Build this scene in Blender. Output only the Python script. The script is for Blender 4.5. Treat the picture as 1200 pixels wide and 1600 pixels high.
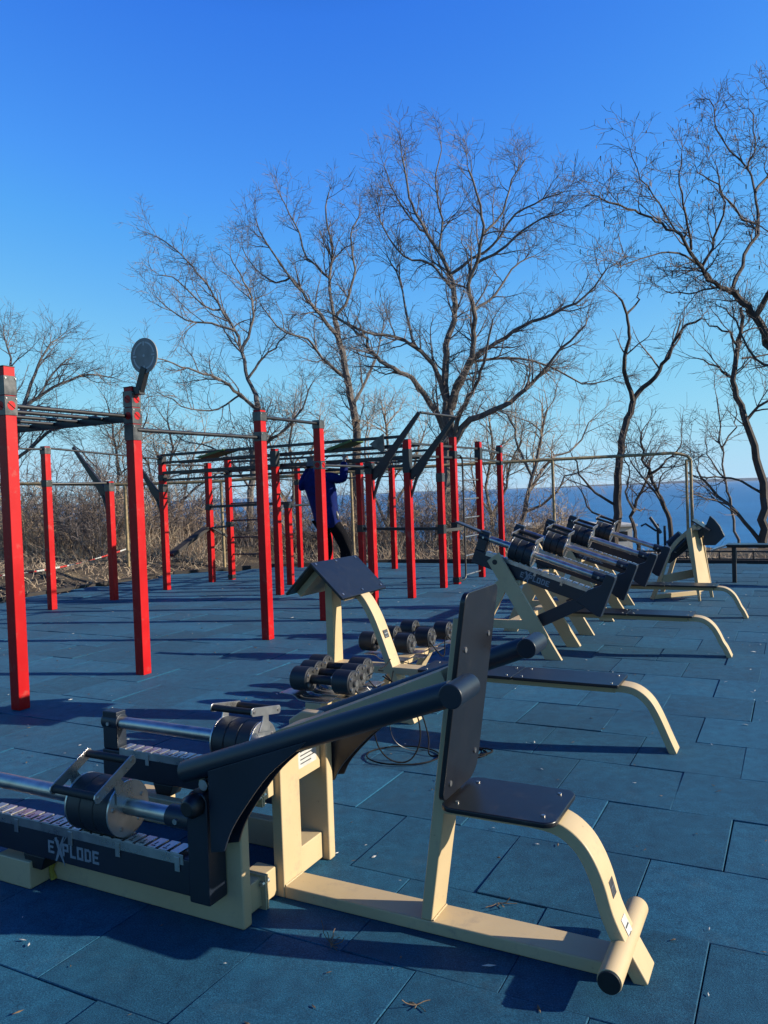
import bpy, math, random
from math import sin, cos, pi, radians
from mathutils import Vector, Matrix, noise

# ---------------------------------------------------------------- scene, camera, light
for o in list(bpy.data.objects): bpy.data.objects.remove(o)
SC = bpy.context.scene
COL = SC.collection
SUN_AZ, SUN_EL = radians(98.5), radians(22)      # azimuth measured from +Y towards +X
F, PITCH, ROLL, EYE = 1245.86, 0.0260877, 0.0349831, 1.6

SC.render.engine = 'CYCLES'
SC.render.resolution_x, SC.render.resolution_y = 768, 1024
SC.view_settings.view_transform = 'Standard'
SC.view_settings.look = 'None'
SC.view_settings.gamma = 1
SC.view_settings.exposure = 1.0            # exposed for the sunlit equipment

fwd = Vector((0, cos(PITCH), -sin(PITCH))); up0 = Vector((0, sin(PITCH), cos(PITCH)))
RT = Vector((cos(ROLL), 0, 0)) - up0*sin(ROLL)
UP = up0*cos(ROLL) + Vector((sin(ROLL), 0, 0))
cd = bpy.data.cameras.new('camera'); cam = bpy.data.objects.new('camera', cd); COL.objects.link(cam)
cd.sensor_fit = 'HORIZONTAL'; cd.sensor_width = 36; cd.lens = F/1200*36
cd.clip_start = 0.05; cd.clip_end = 60000
M = Matrix((RT, UP, -fwd)).transposed().to_4x4(); M.translation = (0, 0, EYE)
cam.matrix_world = M
SC.camera = cam

world = bpy.data.worlds.new('World'); SC.world = world; world.use_nodes = True
wn = world.node_tree.nodes; wl = world.node_tree.links
bg = wn['Background']; sky = wn.new('ShaderNodeTexSky'); sky.sky_type = 'NISHITA'
sky.sun_disc = False; sky.sun_elevation = SUN_EL; sky.sun_rotation = SUN_AZ
sky.altitude = 0; sky.air_density = 1.0; sky.dust_density = 0.15; sky.ozone_density = 4.0
# the camera's saturated rendering of this clear winter sky: each channel of the sky gets a tone curve
sep = wn.new('ShaderNodeSeparateColor'); comb = wn.new('ShaderNodeCombineColor'); wl.new(sky.outputs[0], sep.inputs[0])
for i, (k, pts) in enumerate(((5, ((0, .002), (.08, .006), (.112, .012), (.136, .038), (.23, .095), (.38, .22), (.78, .39), (1, .44))),
                              (7, ((0, .01), (.115, .02), (.15, .06), (.19, .20), (.31, .39), (.49, .60), (.70, .71), (1, .74))),
                              (7, ((0, .05), (.24, .16), (.30, .34), (.375, .80), (.50, .92), (.66, .92), (1, .90))))):
    d_ = wn.new('ShaderNodeMath'); d_.operation = 'DIVIDE'; d_.inputs[1].default_value = k; wl.new(sep.outputs[i], d_.inputs[0])
    r_ = wn.new('ShaderNodeValToRGB'); e_ = r_.color_ramp.elements; e_[0].position = pts[0][0]; e_[0].color = (pts[0][1],)*3+(1,)
    e_[1].position = 1; e_[1].color = (pts[-1][1],)*3+(1,)
    for p_, v_ in pts[1:-1]: q_ = e_.new(p_); q_.color = (v_, v_, v_, 1)
    wl.new(d_.outputs[0], r_.inputs[0])
    m_ = wn.new('ShaderNodeMath'); m_.operation = 'MULTIPLY'; m_.inputs[1].default_value = 5; wl.new(r_.outputs[0], m_.inputs[0]); wl.new(m_.outputs[0], comb.inputs[i])
wl.new(comb.outputs[0], bg.inputs[0]); bg.inputs[1].default_value = 0.10

sd = bpy.data.lights.new('sun', 'SUN'); sd.energy = 4.6; sd.angle = radians(0.53); sd.color = (1.0, 0.91, 0.76)
sun = bpy.data.objects.new('sun', sd); COL.objects.link(sun)
sv = Vector((sin(SUN_AZ)*cos(SUN_EL), cos(SUN_AZ)*cos(SUN_EL), sin(SUN_EL)))
sun.rotation_euler = sv.to_track_quat('Z', 'Y').to_euler(); sun.location = (20, 0, 20)

# ---------------------------------------------------------------- site frame
A0 = radians(27.4876)                       # the equipment and the tiles are turned by this
UV = Vector((sin(A0), cos(A0), 0)); WV = Vector((cos(A0), -sin(A0), 0))
def W3(w, u, z=0): return WV*w + UV*u + Vector((0, 0, z))
def at(x, y, Y):                            # world point seen towards (x, y) at distance Y
    d = fwd + RT*((x-600)/F) - UP*((y-800)/F)
    return Vector((0, 0, EYE)) + d*(Y/d.y)

# ---------------------------------------------------------------- materials
MAT = {}
def nodes(name):
    m = bpy.data.materials.new(name); m.use_nodes = True; MAT[name] = m
    nt = m.node_tree; return m, nt, nt.nodes['Principled BSDF'], nt.nodes, nt.links
def ramp(nt, src, stops):
    r = nt.nodes.new('ShaderNodeValToRGB'); e = r.color_ramp.elements
    while len(e) > 1: e.remove(e[-1])
    e[0].position, e[0].color = stops[0][0], (*stops[0][1], 1)
    for p, c in stops[1:]:
        q = e.new(p); q.color = (*c, 1)
    nt.links.new(src, r.inputs[0]); return r.outputs[0]
def noise_tex(nt, scale, detail=4, rough=.55, coord='Object', stretch=None):
    tc = nt.nodes.new('ShaderNodeTexCoord'); n = nt.nodes.new('ShaderNodeTexNoise')
    n.inputs['Scale'].default_value = scale; n.inputs['Detail'].default_value = detail; n.inputs['Roughness'].default_value = rough
    if stretch:
        mp = nt.nodes.new('ShaderNodeMapping'); mp.inputs['Scale'].default_value = stretch
        nt.links.new(tc.outputs[coord], mp.inputs[0]); nt.links.new(mp.outputs[0], n.inputs[0])
    else: nt.links.new(tc.outputs[coord], n.inputs[0])
    return n.outputs[0]
def bump(nt, b, src, strength, dist=.002):
    n = nt.nodes.new('ShaderNodeBump'); n.inputs['Strength'].default_value = strength; n.inputs['Distance'].default_value = dist
    nt.links.new(src, n.inputs['Height']); nt.links.new(n.outputs[0], b.inputs['Normal'])
def paint(name, c1, c2, rough, scale=9, metal=0, bumps=.12, rvar=.12, bscale=160, spec=.5, wear=0):
    if metal < .5: c1 = tuple(v*.56 for v in c1); c2 = tuple(v*.56 for v in c2)
    m, nt, b, N, L = nodes(name)
    n = noise_tex(nt, scale, 5)
    base = ramp(nt, n, [(.35, c2), (.62, c1)])
    if wear:                                   # scuffs, chips and dust spots with shapes of their own
        for sc, lo, hi, col in ((34, .62, .68, (.13, .09, .06)), (7, .56, .70, (.24, .20, .15))):
            mx = N.new('ShaderNodeMix'); mx.data_type = 'RGBA'
            L.new(ramp(nt, noise_tex(nt, sc, 9, .78), [(lo, (0, 0, 0)), (hi, (wear*2,)*3)]), mx.inputs[0]); L.new(base, mx.inputs[6])
            mx.inputs[7].default_value = (*col, 1); base = mx.outputs[2]
    L.new(base, b.inputs['Base Color'])
    mr = nt.nodes.new('ShaderNodeMapRange'); mr.inputs['To Min'].default_value = rough-rvar; mr.inputs['To Max'].default_value = rough+rvar
    L.new(n, mr.inputs[0]); L.new(mr.outputs[0], b.inputs['Roughness'])
    b.inputs['Metallic'].default_value = metal; b.inputs['Specular IOR Level'].default_value = spec
    if bumps: bump(nt, b, noise_tex(nt, bscale, 2), bumps, .0006)
    return m
paint('cream', (.78, .59, .335), (.72, .54, .30), .42, 3, spec=.35, wear=.26)
paint('navy', (.010, .020, .040), (.007, .014, .028), .42, 4)
paint('black', (.010, .011, .014), (.006, .007, .009), .45, 4)
paint('weight_rubber', (.014, .020, .030), (.009, .013, .02), .5, 6)
paint('grip_rubber', (.010, .010, .012), (.006, .006, .007), .6, 6)
paint('board', (.012, .013, .018), (.009, .010, .014), .33, 5, bumps=.04, rvar=.08, wear=.035)
paint('board_edge', (.006, .006, .007), (.004, .004, .005), .5, 5)
paint('steel', (.50, .49, .47), (.38, .37, .36), .30, 14, metal=.9, bumps=.04)
paint('chrome', (.50, .46, .42), (.36, .33, .30), .34, 16, metal=1, bumps=.05, rvar=.08)
paint('disc_metal', (.36, .33, .30), (.27, .245, .22), .5, 12)
paint('bracket', (.09, .09, .09), (.05, .05, .052), .35, 12, metal=.6)
paint('gunmetal', (.018, .019, .022), (.012, .012, .014), .45, 9)
paint('red', (.66, .003, .006), (.56, .002, .005), .42, 3, bumps=.08, spec=.25, wear=.14)
paint('red_tape', (.65, .03, .02), (.6, .03, .02), .5)
paint('white', (.75, .74, .70), (.62, .60, .55), .6, 30)
paint('lettering', (.34, .36, .40), (.26, .28, .32), .6, 60)
paint('yellow_pipe', (.50, .36, .16), (.24, .17, .10), .6, 18, bumps=.2)
paint('green_grip', (.12, .20, .03), (.07, .13, .02), .6, 12)
paint('dark_wood', (.045, .035, .028), (.02, .016, .014), .8, 20, bumps=.3)
paint('wall_white', (.72, .70, .66), (.60, .58, .54), .8, 4)
paint('glass_dark', (.03, .04, .05), (.02, .03, .04), .15, 4)
paint('jacket', (.002, .016, .145), (.001, .009, .08), .85, 14, bumps=.3, bscale=40, spec=.15)
paint('trousers', (.006, .006, .009), (.004, .004, .006), .9, 12, spec=.1)
paint('skin', (.48, .27, .19), (.42, .22, .15), .5, 12)
paint('hair', (.16, .14, .13), (.10, .09, .085), .7, 60)
paint('pink_cloth', (.62, .30, .32), (.5, .25, .27), .8, 9)
paint('yellow_cloth', (.55, .42, .05), (.4, .3, .04), .8, 60)
paint('label_grey', (.07, .075, .08), (.05, .05, .055), .4, 30)
paint('dead_leaf', (.22, .14, .07), (.12, .075, .04), .8, 40)
paint('cable', (.010, .010, .012), (.014, .014, .016), .8, 30, spec=.15)

def bark(name, c1, c2, s=6):
    c1 = tuple(v*.60 for v in c1); c2 = tuple(v*.60 for v in c2)
    m, nt, b, N, L = nodes(name)
    n = noise_tex(nt, s, 6, .65, stretch=(1, 1, .35))
    L.new(ramp(nt, n, [(.36, c2), (.64, c1)]), b.inputs['Base Color'])
    b.inputs['Roughness'].default_value = .85
    bump(nt, b, noise_tex(nt, s*4, 4, .7, stretch=(1, 1, .25)), .8, .02)
bark('bark_grey', (.27, .235, .21), (.12, .10, .088))
bark('bark_dark', (.12, .092, .078), (.055, .042, .036))
bark('twig_pink', (.27, .22, .205), (.12, .10, .092), 3)
bark('twig_dark', (.22, .165, .14), (.11, .085, .075), 3)
bark('twig_brown', (.60, .43, .29), (.33, .23, .15), 3)
bark('twig_tan', (.85, .66, .45), (.58, .43, .28), 3)

def rubber():
    m, nt, b, N, L = nodes('rubber_tile')
    fine = noise_tex(nt, 210, 3, .7); mid = noise_tex(nt, 14, 5, .6); big = noise_tex(nt, .9, 5, .6)
    base = ramp(nt, fine, [(.28, (.002, .026, .054)), (.54, (.010, .073, .135)), (.74, (.028, .132, .215))])
    mx = N.new('ShaderNodeMix'); mx.data_type = 'RGBA'; mx.blend_type = 'MULTIPLY'; mx.inputs[0].default_value = 1
    L.new(base, mx.inputs[6]); L.new(ramp(nt, mid, [(.3, (.70, .71, .74)), (.7, (1.18, 1.15, 1.12))]), mx.inputs[7])
    mx2 = N.new('ShaderNodeMix'); mx2.data_type = 'RGBA'; mx2.blend_type = 'MULTIPLY'; mx2.inputs[0].default_value = 1
    L.new(mx.outputs[2], mx2.inputs[6]); L.new(ramp(nt, big, [(.32, (.74, .77, .80)), (.66, (1.16, 1.15, 1.12))]), mx2.inputs[7])
    # dust with a shape of its own
    dust = N.new('ShaderNodeMix'); dust.data_type = 'RGBA'
    L.new(ramp(nt, noise_tex(nt, 2.3, 8, .72), [(.56, (0, 0, 0)), (.76, (.30, .30, .30))]), dust.inputs[0])
    L.new(mx2.outputs[2], dust.inputs[6]); dust.inputs[7].default_value = (.055, .09, .105, 1)
    # per-tile shade from the vertex attribute written on each tile
    at_ = N.new('ShaderNodeAttribute'); at_.attribute_name = 'tile_tone'
    mr = N.new('ShaderNodeMapRange'); mr.inputs['To Min'].default_value = .82; mr.inputs['To Max'].default_value = 1.18
    L.new(at_.outputs['Fac'], mr.inputs[0])
    sc = N.new('ShaderNodeVectorMath'); sc.operation = 'SCALE'
    L.new(dust.outputs[2], sc.inputs[0]); L.new(mr.outputs[0], sc.inputs['Scale'])
    L.new(sc.outputs[0], b.inputs['Base Color'])
    b.inputs['Roughness'].default_value = .68; b.inputs['Specular IOR Level'].default_value = .14; b.inputs['Sheen Weight'].default_value = .025; b.inputs['Sheen Roughness'].default_value = .45; b.inputs['Sheen Tint'].default_value = (.75, .88, 1, 1)
    bump(nt, b, noise_tex(nt, 170, 4, .8), .6, .003)
rubber()
def soil():
    m, nt, b, N, L = nodes('soil')
    L.new(ramp(nt, noise_tex(nt, 1.6, 9, .7), [(.30, (.018, .013, .009)), (.5, (.065, .046, .028)), (.62, (.15, .11, .06)), (.75, (.22, .165, .10))]), b.inputs['Base Color'])
    b.inputs['Roughness'].default_value = .95; bump(nt, b, noise_tex(nt, 9, 8, .75), 1, .12)
soil()
def water():
    m, nt, b, N, L = nodes('sea')
    L.new(ramp(nt, noise_tex(nt, .012, 8, .72, stretch=(.35, 1.6, 1)), [(.35, (.006, .085, .21)), (.65, (.014, .135, .30))]), b.inputs['Base Color'])
    b.inputs['Roughness'].default_value = .42
    bump(nt, b, noise_tex(nt, .22, 6, .65, stretch=(1, 2.5, 1)), .9, 1.2)
water()
paint('far_coast', (.10, .17, .26), (.08, .14, .22), .9, .001, bumps=0)

# ---------------------------------------------------------------- mesh builder
class MB:
    def __init__(s): s.v = []; s.f = []; s.m = []; s.mi = 0; s.cuts = []
    def add(s, vs, fs):
        n = len(s.v); s.cuts.append((n, len(s.f))); s.v += [tuple(p) for p in vs]; s.f += [tuple(i+n for i in f) for f in fs]; s.m += [s.mi]*len(fs); return s
    def mat(s, i): s.mi = i; return s
    def box(s, x0, x1, y0, y1, z0, z1):
        return s.add([(x0,y0,z0),(x1,y0,z0),(x1,y1,z0),(x0,y1,z0),(x0,y0,z1),(x1,y0,z1),(x1,y1,z1),(x0,y1,z1)],
                     [(0,3,2,1),(4,5,6,7),(0,1,5,4),(1,2,6,5),(2,3,7,6),(3,0,4,7)])
    def prism(s, prof, y0, y1, hole=None):                # profile in (x, z), extruded along y
        a = sum(prof[i][0]*prof[(i+1) % len(prof)][1]-prof[(i+1) % len(prof)][0]*prof[i][1] for i in range(len(prof)))
        if a < 0: prof = prof[::-1]
        n = len(prof)
        return s.add([(x, y0, z) for x, z in prof]+[(x, y1, z) for x, z in prof],
                     [tuple(range(n)), tuple(range(2*n-1, n-1, -1))]+[((i+1) % n, i, i+n, (i+1) % n+n) for i in range(n)])
    def sweep(s, path, th, y0, y1):                       # bent flat bar: path in (x, z)
        n = len(path); A = []; B = []
        for i in range(n):
            p = Vector(path[max(i-1, 0)]); q = Vector(path[min(i+1, n-1)]); t = (q-p).normalized(); nn = Vector((-t.y, t.x))
            t_ = th[i] if isinstance(th, (list, tuple)) else th
            k = 1
            if 0 < i < n-1:
                t1 = (Vector(path[i])-p).normalized(); k = 1/max(.5, abs(t1.dot(t)))
            c = Vector(path[i]); A.append(c+nn*t_/2*k); B.append(c-nn*t_/2*k)
        vs = []; fs = []
        for a, b in zip(A, B): vs += [(a.x, y0, a.y), (b.x, y0, b.y), (b.x, y1, b.y), (a.x, y1, a.y)]
        for i in range(n-1):
            o = 4*i
            for k in range(4):
                k2 = (k+1) % 4
                fs.append((o+k, o+4+k, o+4+k2, o+k2))
        fs += [(0, 1, 2, 3), (4*n-1, 4*n-2, 4*n-3, 4*n-4)]
        return s.add(vs, fs)
    def tube(s, path, r, n=14, cap=True):
        path = [Vector(p) for p in path]; m = len(path); vs = []; fs = []
        t0 = (path[1]-path[0]).normalized(); ref = Vector((0, 0, 1)) if abs(t0.z) < .9 else Vector((1, 0, 0))
        x = t0.cross(ref).normalized()
        for i, p in enumerate(path):
            t = (path[min(i+1, m-1)]-path[max(i-1, 0)]).normalized()
            x = (x-t*x.dot(t)).normalized(); y = t.cross(x)
            rr = r[i] if isinstance(r, (list, tuple)) else r
            for k in range(n):
                a = 2*pi*k/n; vs.append(p+(x*cos(a)+y*sin(a))*rr)
        for i in range(m-1):
            for k in range(n):
                k2 = (k+1) % n; fs.append((i*n+k, i*n+k2, (i+1)*n+k2, (i+1)*n+k))
        if cap: fs += [tuple(range(n-1, -1, -1)), tuple(range((m-1)*n, m*n))]
        return s.add(vs, fs)
    def bar(s, p, q, w, h, upv=(0, 0, 1)):                # oriented box
        p, q = Vector(p), Vector(q); t = (q-p).normalized(); x = t.cross(Vector(upv)).normalized(); y = x.cross(t)
        vs = [c+x*(a*w/2)+y*(b*h/2) for c in (p, q) for a, b in ((-1,-1),(1,-1),(1,1),(-1,1))]
        return s.add(vs, [(0,1,2,3),(7,6,5,4),(0,4,5,1),(1,5,6,2),(2,6,7,3),(3,7,4,0)])
    def rbox(s, x0, x1, y0, y1, z0, z1, r=.03, n=4):      # board with rounded corners in x/y
        pr = []
        for cx, cy, a0 in ((x1-r, y1-r, 0), (x0+r, y1-r, pi/2), (x0+r, y0+r, pi), (x1-r, y0+r, 1.5*pi)):
            for k in range(n+1):
                a = a0+pi/2*k/n; pr.append((cx+r*cos(a), cy+r*sin(a)))
        m = len(pr)
        return s.add([(x, y, z0) for x, y in pr]+[(x, y, z1) for x, y in pr],
                     [tuple(range(m-1, -1, -1)), tuple(range(m, 2*m))]+[(i, (i+1) % m, (i+1) % m+m, i+m) for i in range(m)])
    def xf(s, fn): s.v = [tuple(fn(Vector(p))) for p in s.v]; return s

def link(o, parent=None):
    COL.objects.link(o)
    if parent: o.parent = parent
    return o
def tag(o, label, cat, group=None, kind=None):
    if label: o['label'] = label
    if cat: o['category'] = cat
    if group: o['group'] = group
    if kind: o['kind'] = kind
    return o
def finish(name, mb, mats, parent=None, bev=0, smooth=True, label=None):
    me = bpy.data.meshes.new(name); me.from_pydata([tuple(p) for p in mb.v], [], mb.f)
    if isinstance(mats, str): mats = [mats]
    for m in mats: me.materials.append(MAT[m])
    if len(mats) > 1: me.polygons.foreach_set('material_index', mb.m)
    if smooth:
        me.polygons.foreach_set('use_smooth', [True]*len(me.polygons)); me.set_sharp_from_angle(angle=radians(38))
    me.update()
    o = bpy.data.objects.new(name, me); link(o, parent)
    if bev:
        b = o.modifiers.new('bevel', 'BEVEL'); b.width = bev; b.segments = 2; b.limit_method = 'ANGLE'; b.angle_limit = radians(40)
        b.harden_normals = True; wn_ = o.modifiers.new('normals', 'WEIGHTED_NORMAL'); wn_.weight = 80; wn_.keep_sharp = False; wn_.mode = 'FACE_AREA'
    if label: o['label'] = label
    return o
SPLIT = {'bolt', 'end_disc', 'roller_cap', 'rail_collar', 'handle_bolt', 'grip', 'flange', 'lower_cross', 'upper_cross', 'handle', 'handle_post', 'opening', 'downpipe', 'ladder_frame', 'scale_mark'}
class Thing:
    """an Empty at the thing's base, turned into the site frame; parts are written in site (w, u, z)"""
    def __init__(s, name, label, cat, w, u, group=None, turn=0, site=True):
        s.o = bpy.data.objects.new(name, None); link(s.o); s.o.empty_display_size = .2
        s.org = Vector((w, u, 0)); s.o.location = W3(w, u) if site else (w, u, 0)
        s.o.rotation_euler = (0, 0, (-A0 if site else 0)+turn); tag(s.o, label, cat, group)
    def part(s, name, mb, mats, bev=0, parent=None, smooth=True, label=None):
        mb.xf(lambda p: p-s.org)
        if name in SPLIT and len(mb.cuts) > 1:
            out = None; cuts = mb.cuts+[(len(mb.v), len(mb.f))]
            for (a, fa), (b, fb) in zip(cuts, cuts[1:]):
                q = MB(); q.v = mb.v[a:b]; q.f = [tuple(i-a for i in f) for f in mb.f[fa:fb]]; q.m = mb.m[fa:fb]
                o = finish(name, q, mats, parent or s.o, bev, smooth, label); out = out or o
            return out
        return finish(name, mb, mats, parent or s.o, bev, smooth, label)
def copy_tree(o, parent=None):
    c = o.copy(); COL.objects.link(c)
    if parent: c.parent = parent
    for ch in list(o.children): copy_tree(ch, c)
    return c
def arc(pts, sub=4):                                       # Catmull-Rom smoothing
    out = []; P = [Vector(p) for p in pts]
    for i in range(len(P)-1):
        a = P[max(i-1, 0)]; b = P[i]; c = P[i+1]; d = P[min(i+2, len(P)-1)]
        for k in range(sub):
            t = k/sub
            out.append(.5*((2*b)+(c-a)*t+(2*a-5*b+4*c-d)*t*t+(3*b-a-3*c+d)*t**3))
    out.append(P[-1]); return out
R = random.Random(7)

#STRUCT
# ---------------------------------------------------------------- ground, sea
def terrain_z(x, y):
    wu = Vector((x, y, 0)); u = wu.dot(UV); w = wu.dot(WV)
    edge = 24 - max(-30, min(x, 0))*.75 - max(0, min(x, 8))*1.1        # where the bluff breaks
    k = max(0, min((x-2)/4, 1))
    d = y-edge
    z = -.09
    if d > 0: z -= .015*d*d if d < 8 else (.96+.24*(d-8)*(1-k)+k*(min(d-8, 12)*.5+max(d-20, 0)*.09) if d < 60 else 13.4*(1-k)+10.6*k+.42*(d-60))
    z = max(z, -38)
    out = max(abs(w-1)-14, u-17.2, 0)                                   # distance outside the mat
    if out > 0: z += (noise.fractal(Vector((x*.35, y*.35, 3)), 1, 2, 5)*.16+.07)*min(1, out/1.2)*(1 if d < 0 else 1+min(d, 10)*.2)
    if w < -12.2: z += .28*min(1, (-12.2-w)/1.0)*(1+.5*noise.noise(Vector((x*.9, y*.9, 0))))
    return z
def make_terrain():
    def ax(lo, hi, fine0, fine1, st):
        a = []; v = fine0
        while v > lo: a.append(v); v -= st*(1+abs(v-fine0)*.09)
        a.append(lo); a = a[::-1]; v = fine0+st
        while v < fine1: a.append(v); v += st
        while v < hi: a.append(v); v += st*(1+abs(v-fine1)*.09)
        a.append(hi); return a
    xs = ax(-500, 600, -16, 14, .30); ys = ax(-200, 260, 8, 32, .30)
    mb = MB(); vs = [(x, y, terrain_z(x, y)) for y in ys for x in xs]; n = len(xs)
    mb.add(vs, [(j*n+i, j*n+i+1, (j+1)*n+i+1, (j+1)*n+i) for j in range(len(ys)-1) for i in range(n-1)])
    tag(finish('ground', mb, 'soil'), None, None, kind='structure')
make_terrain()
def make_sea():
    mb = MB(); X, Y0, Y1 = 14000, 60, 12500
    mb.add([(-X, Y0, -35), (X, Y0, -35), (X, Y1, -35), (-X, Y1, -35)], [(0, 1, 2, 3)])
    tag(finish('water', mb, 'sea', smooth=False), None, None, kind='structure')
    mb = MB(); pr = [(-1500, -36)]
    x = -1500
    while x < 9000: pr.append((x, -36+max(0, 8+12*noise.noise(Vector((x*.0011, 0, 0)))+38*max(0, min(1, (x-2600)/2500))))); x += 150
    pr.append((9000, -36)); mb.prism(pr, 12000, 12400)
    tag(finish('far_headland', mb, 'far_coast'), None, None, kind='structure')
make_sea()

MATPOLY = [(-11.75, -12), (-11.75, 12.6), (-10.6, 14.3), (-8.2, 15.7), (-4.8, 16.25), (16, 16.2), (16, -12)]
def inside(w, u):
    c = False; n = len(MATPOLY)
    for i in range(n):
        (x1, y1), (x2, y2) = MATPOLY[i], MATPOLY[(i+1) % n]
        if (y1 > u) != (y2 > u) and w < (x2-x1)*(u-y1)/(y2-y1)+x1: c = not c
    return c
def make_mat():
    vs = []; fs = []; tone = []; rr = random.Random(3)
    pu, pw, g = .5605, .5745, .0014
    k0 = -24
    for k in range(k0, 27):
        u0 = 1.787+pu*k
        off = -.585 if k % 2 == 0 else -.302
        for j in range(-21, 29):
            w0 = off+pw*j
            if not inside(w0+pw/2, u0+pu/2): continue
            jit = rr.gauss(0, .0016)
            a0, a1, b0, b1 = w0+g+jit, w0+pw-g+jit, u0+g, u0+pu-g
            b = .0024; h = rr.gauss(0, .0012); tx, ty = rr.gauss(0, .0022), rr.gauss(0, .0022); t = rr.random()
            o = len(vs)
            for (x, y) in ((a0, b0), (a1, b0), (a1, b1), (a0, b1)): vs.append((x, y, -.035))
            for (x, y) in ((a0, b0), (a1, b0), (a1, b1), (a0, b1)): vs.append((x, y, h-b+tx*(x-w0-pw/2)/pw*1.5+ty*(y-u0-pu/2)/pu*1.5))
            for (x, y) in ((a0+b, b0+b), (a1-b, b0+b), (a1-b, b1-b), (a0+b, b1-b)): vs.append((x, y, h+tx*(x-w0-pw/2)/pw*1.5+ty*(y-u0-pu/2)/pu*1.5))
            for q in range(4):
                r = (q+1) % 4; fs += [(o+q, o+r, o+4+r, o+4+q), (o+4+q, o+4+r, o+8+r, o+8+q)]
            fs.append((o+8, o+9, o+10, o+11)); tone += [t]*12
    me = bpy.data.meshes.new('rubber_paving')
    me.from_pydata([tuple(W3(*p)) for p in vs], [], fs); me.materials.append(MAT['rubber_tile'])
    at_ = me.attributes.new('tile_tone', 'FLOAT', 'POINT'); at_.data.foreach_set('value', tone)
    o = bpy.data.objects.new('rubber_paving', me); link(o); tag(o, None, None, kind='structure')
    mb = MB(); n = len(MATPOLY)
    mb.add([tuple(W3(w, u, -.032)) for w, u in MATPOLY], [tuple(range(n-1, -1, -1))])
    tag(finish('paving_base', mb, 'gunmetal', smooth=False), None, None, kind='structure')
    mb = MB()
    for i in range(1, 5):
        a, b = MATPOLY[i], MATPOLY[i+1]
        mb.bar(W3(a[0], a[1]+.25, .005), W3(b[0], b[1]+.25, .005), .07, .11)
    a, b = MATPOLY[0], MATPOLY[1]; mb.bar(W3(a[0]-.3, a[1], -.01), W3(b[0]-.3, b[1], -.01), .07, .07)
    tag(finish('kerb', mb, 'dark_wood', bev=.01), None, None, kind='structure')
make_mat()

#MACHINES
# ---------------------------------------------------------------- shared machine pieces
LET = {  # strokes on a 4 x 6 grid: (x0, z0, x1, z1)
 'E': [(0,0,1.2,6),(1.2,0,4,1.2),(1.2,2.5,3.4,3.6),(1.2,4.8,4,6)],
 'P': [(0,0,1.2,6),(1.2,4.8,4,6),(2.9,2.2,4,4.8),(1.2,2.2,2.9,3.3)],
 'L': [(0,0,1.2,6),(1.2,0,3.8,1.2)],
 'O': [(0,0,1.2,6),(1.2,0,2.9,1.2),(1.2,4.8,2.9,6),(2.9,0,4.1,6)],
 'D': [(0,0,1.2,6),(1.2,0,2.9,1.2),(1.2,4.8,2.9,6),(2.9,.5,4.1,5.5)]}
def lettering(x, z, h, y):                                 # EXPLODE, front face at y (towards -y)
    mb = MB(); s = h/6; cur = x; t = .0012
    def rect(a, b, c, d): mb.box(a, c, y-t, y, b, d)
    for ch in 'EXPLODE':
        if ch == 'X':
            cx = cur+2.3*s
            for (ax, az, bx, bz, w0, w1) in ((-2.3, -3.2, 3.4, 9.2, .9, .5), (-2.0, 8.0, 3.6, -4.6, 1.5, .15)):
                p = Vector((cx+ax*s, z+az*s)); q = Vector((cx+bx*s, z+bz*s)); n_ = Vector((-(q-p).y, (q-p).x)).normalized()
                mid = (p+q)/2
                mb.prism([tuple(p-n_*w0*s*.5), tuple(mid-n_*1.0*s), tuple(q-n_*w1*s*.5), tuple(q+n_*w1*s*.5), tuple(mid+n_*1.0*s), tuple(p+n_*w0*s*.5)], y-t*(1 if bz > 0 else 1.6), y)
            p = Vector((cx+1.4*s, z+4.6*s)); q = Vector((cx+5.2*s, z+9.3*s)); n_ = Vector((-(q-p).y, (q-p).x)).normalized()
            mb.prism([tuple(p), tuple(q-n_*.2*s), tuple(q+n_*.25*s)], y-t, y)
            mb.prism([(cx-3.6*s, z+6.6*s), (cx+.2*s, z+6.2*s), (cx-.2*s, z+7.0*s)], y-t*1.9, y)
            cur += 4.6*s; continue
        for a, b, c, d in LET[ch]: rect(cur+a*s, z+b*s, cur+c*s, z+d*s)
        cur += (5.0 if ch != 'L' else 4.5)*s
    return mb

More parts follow.
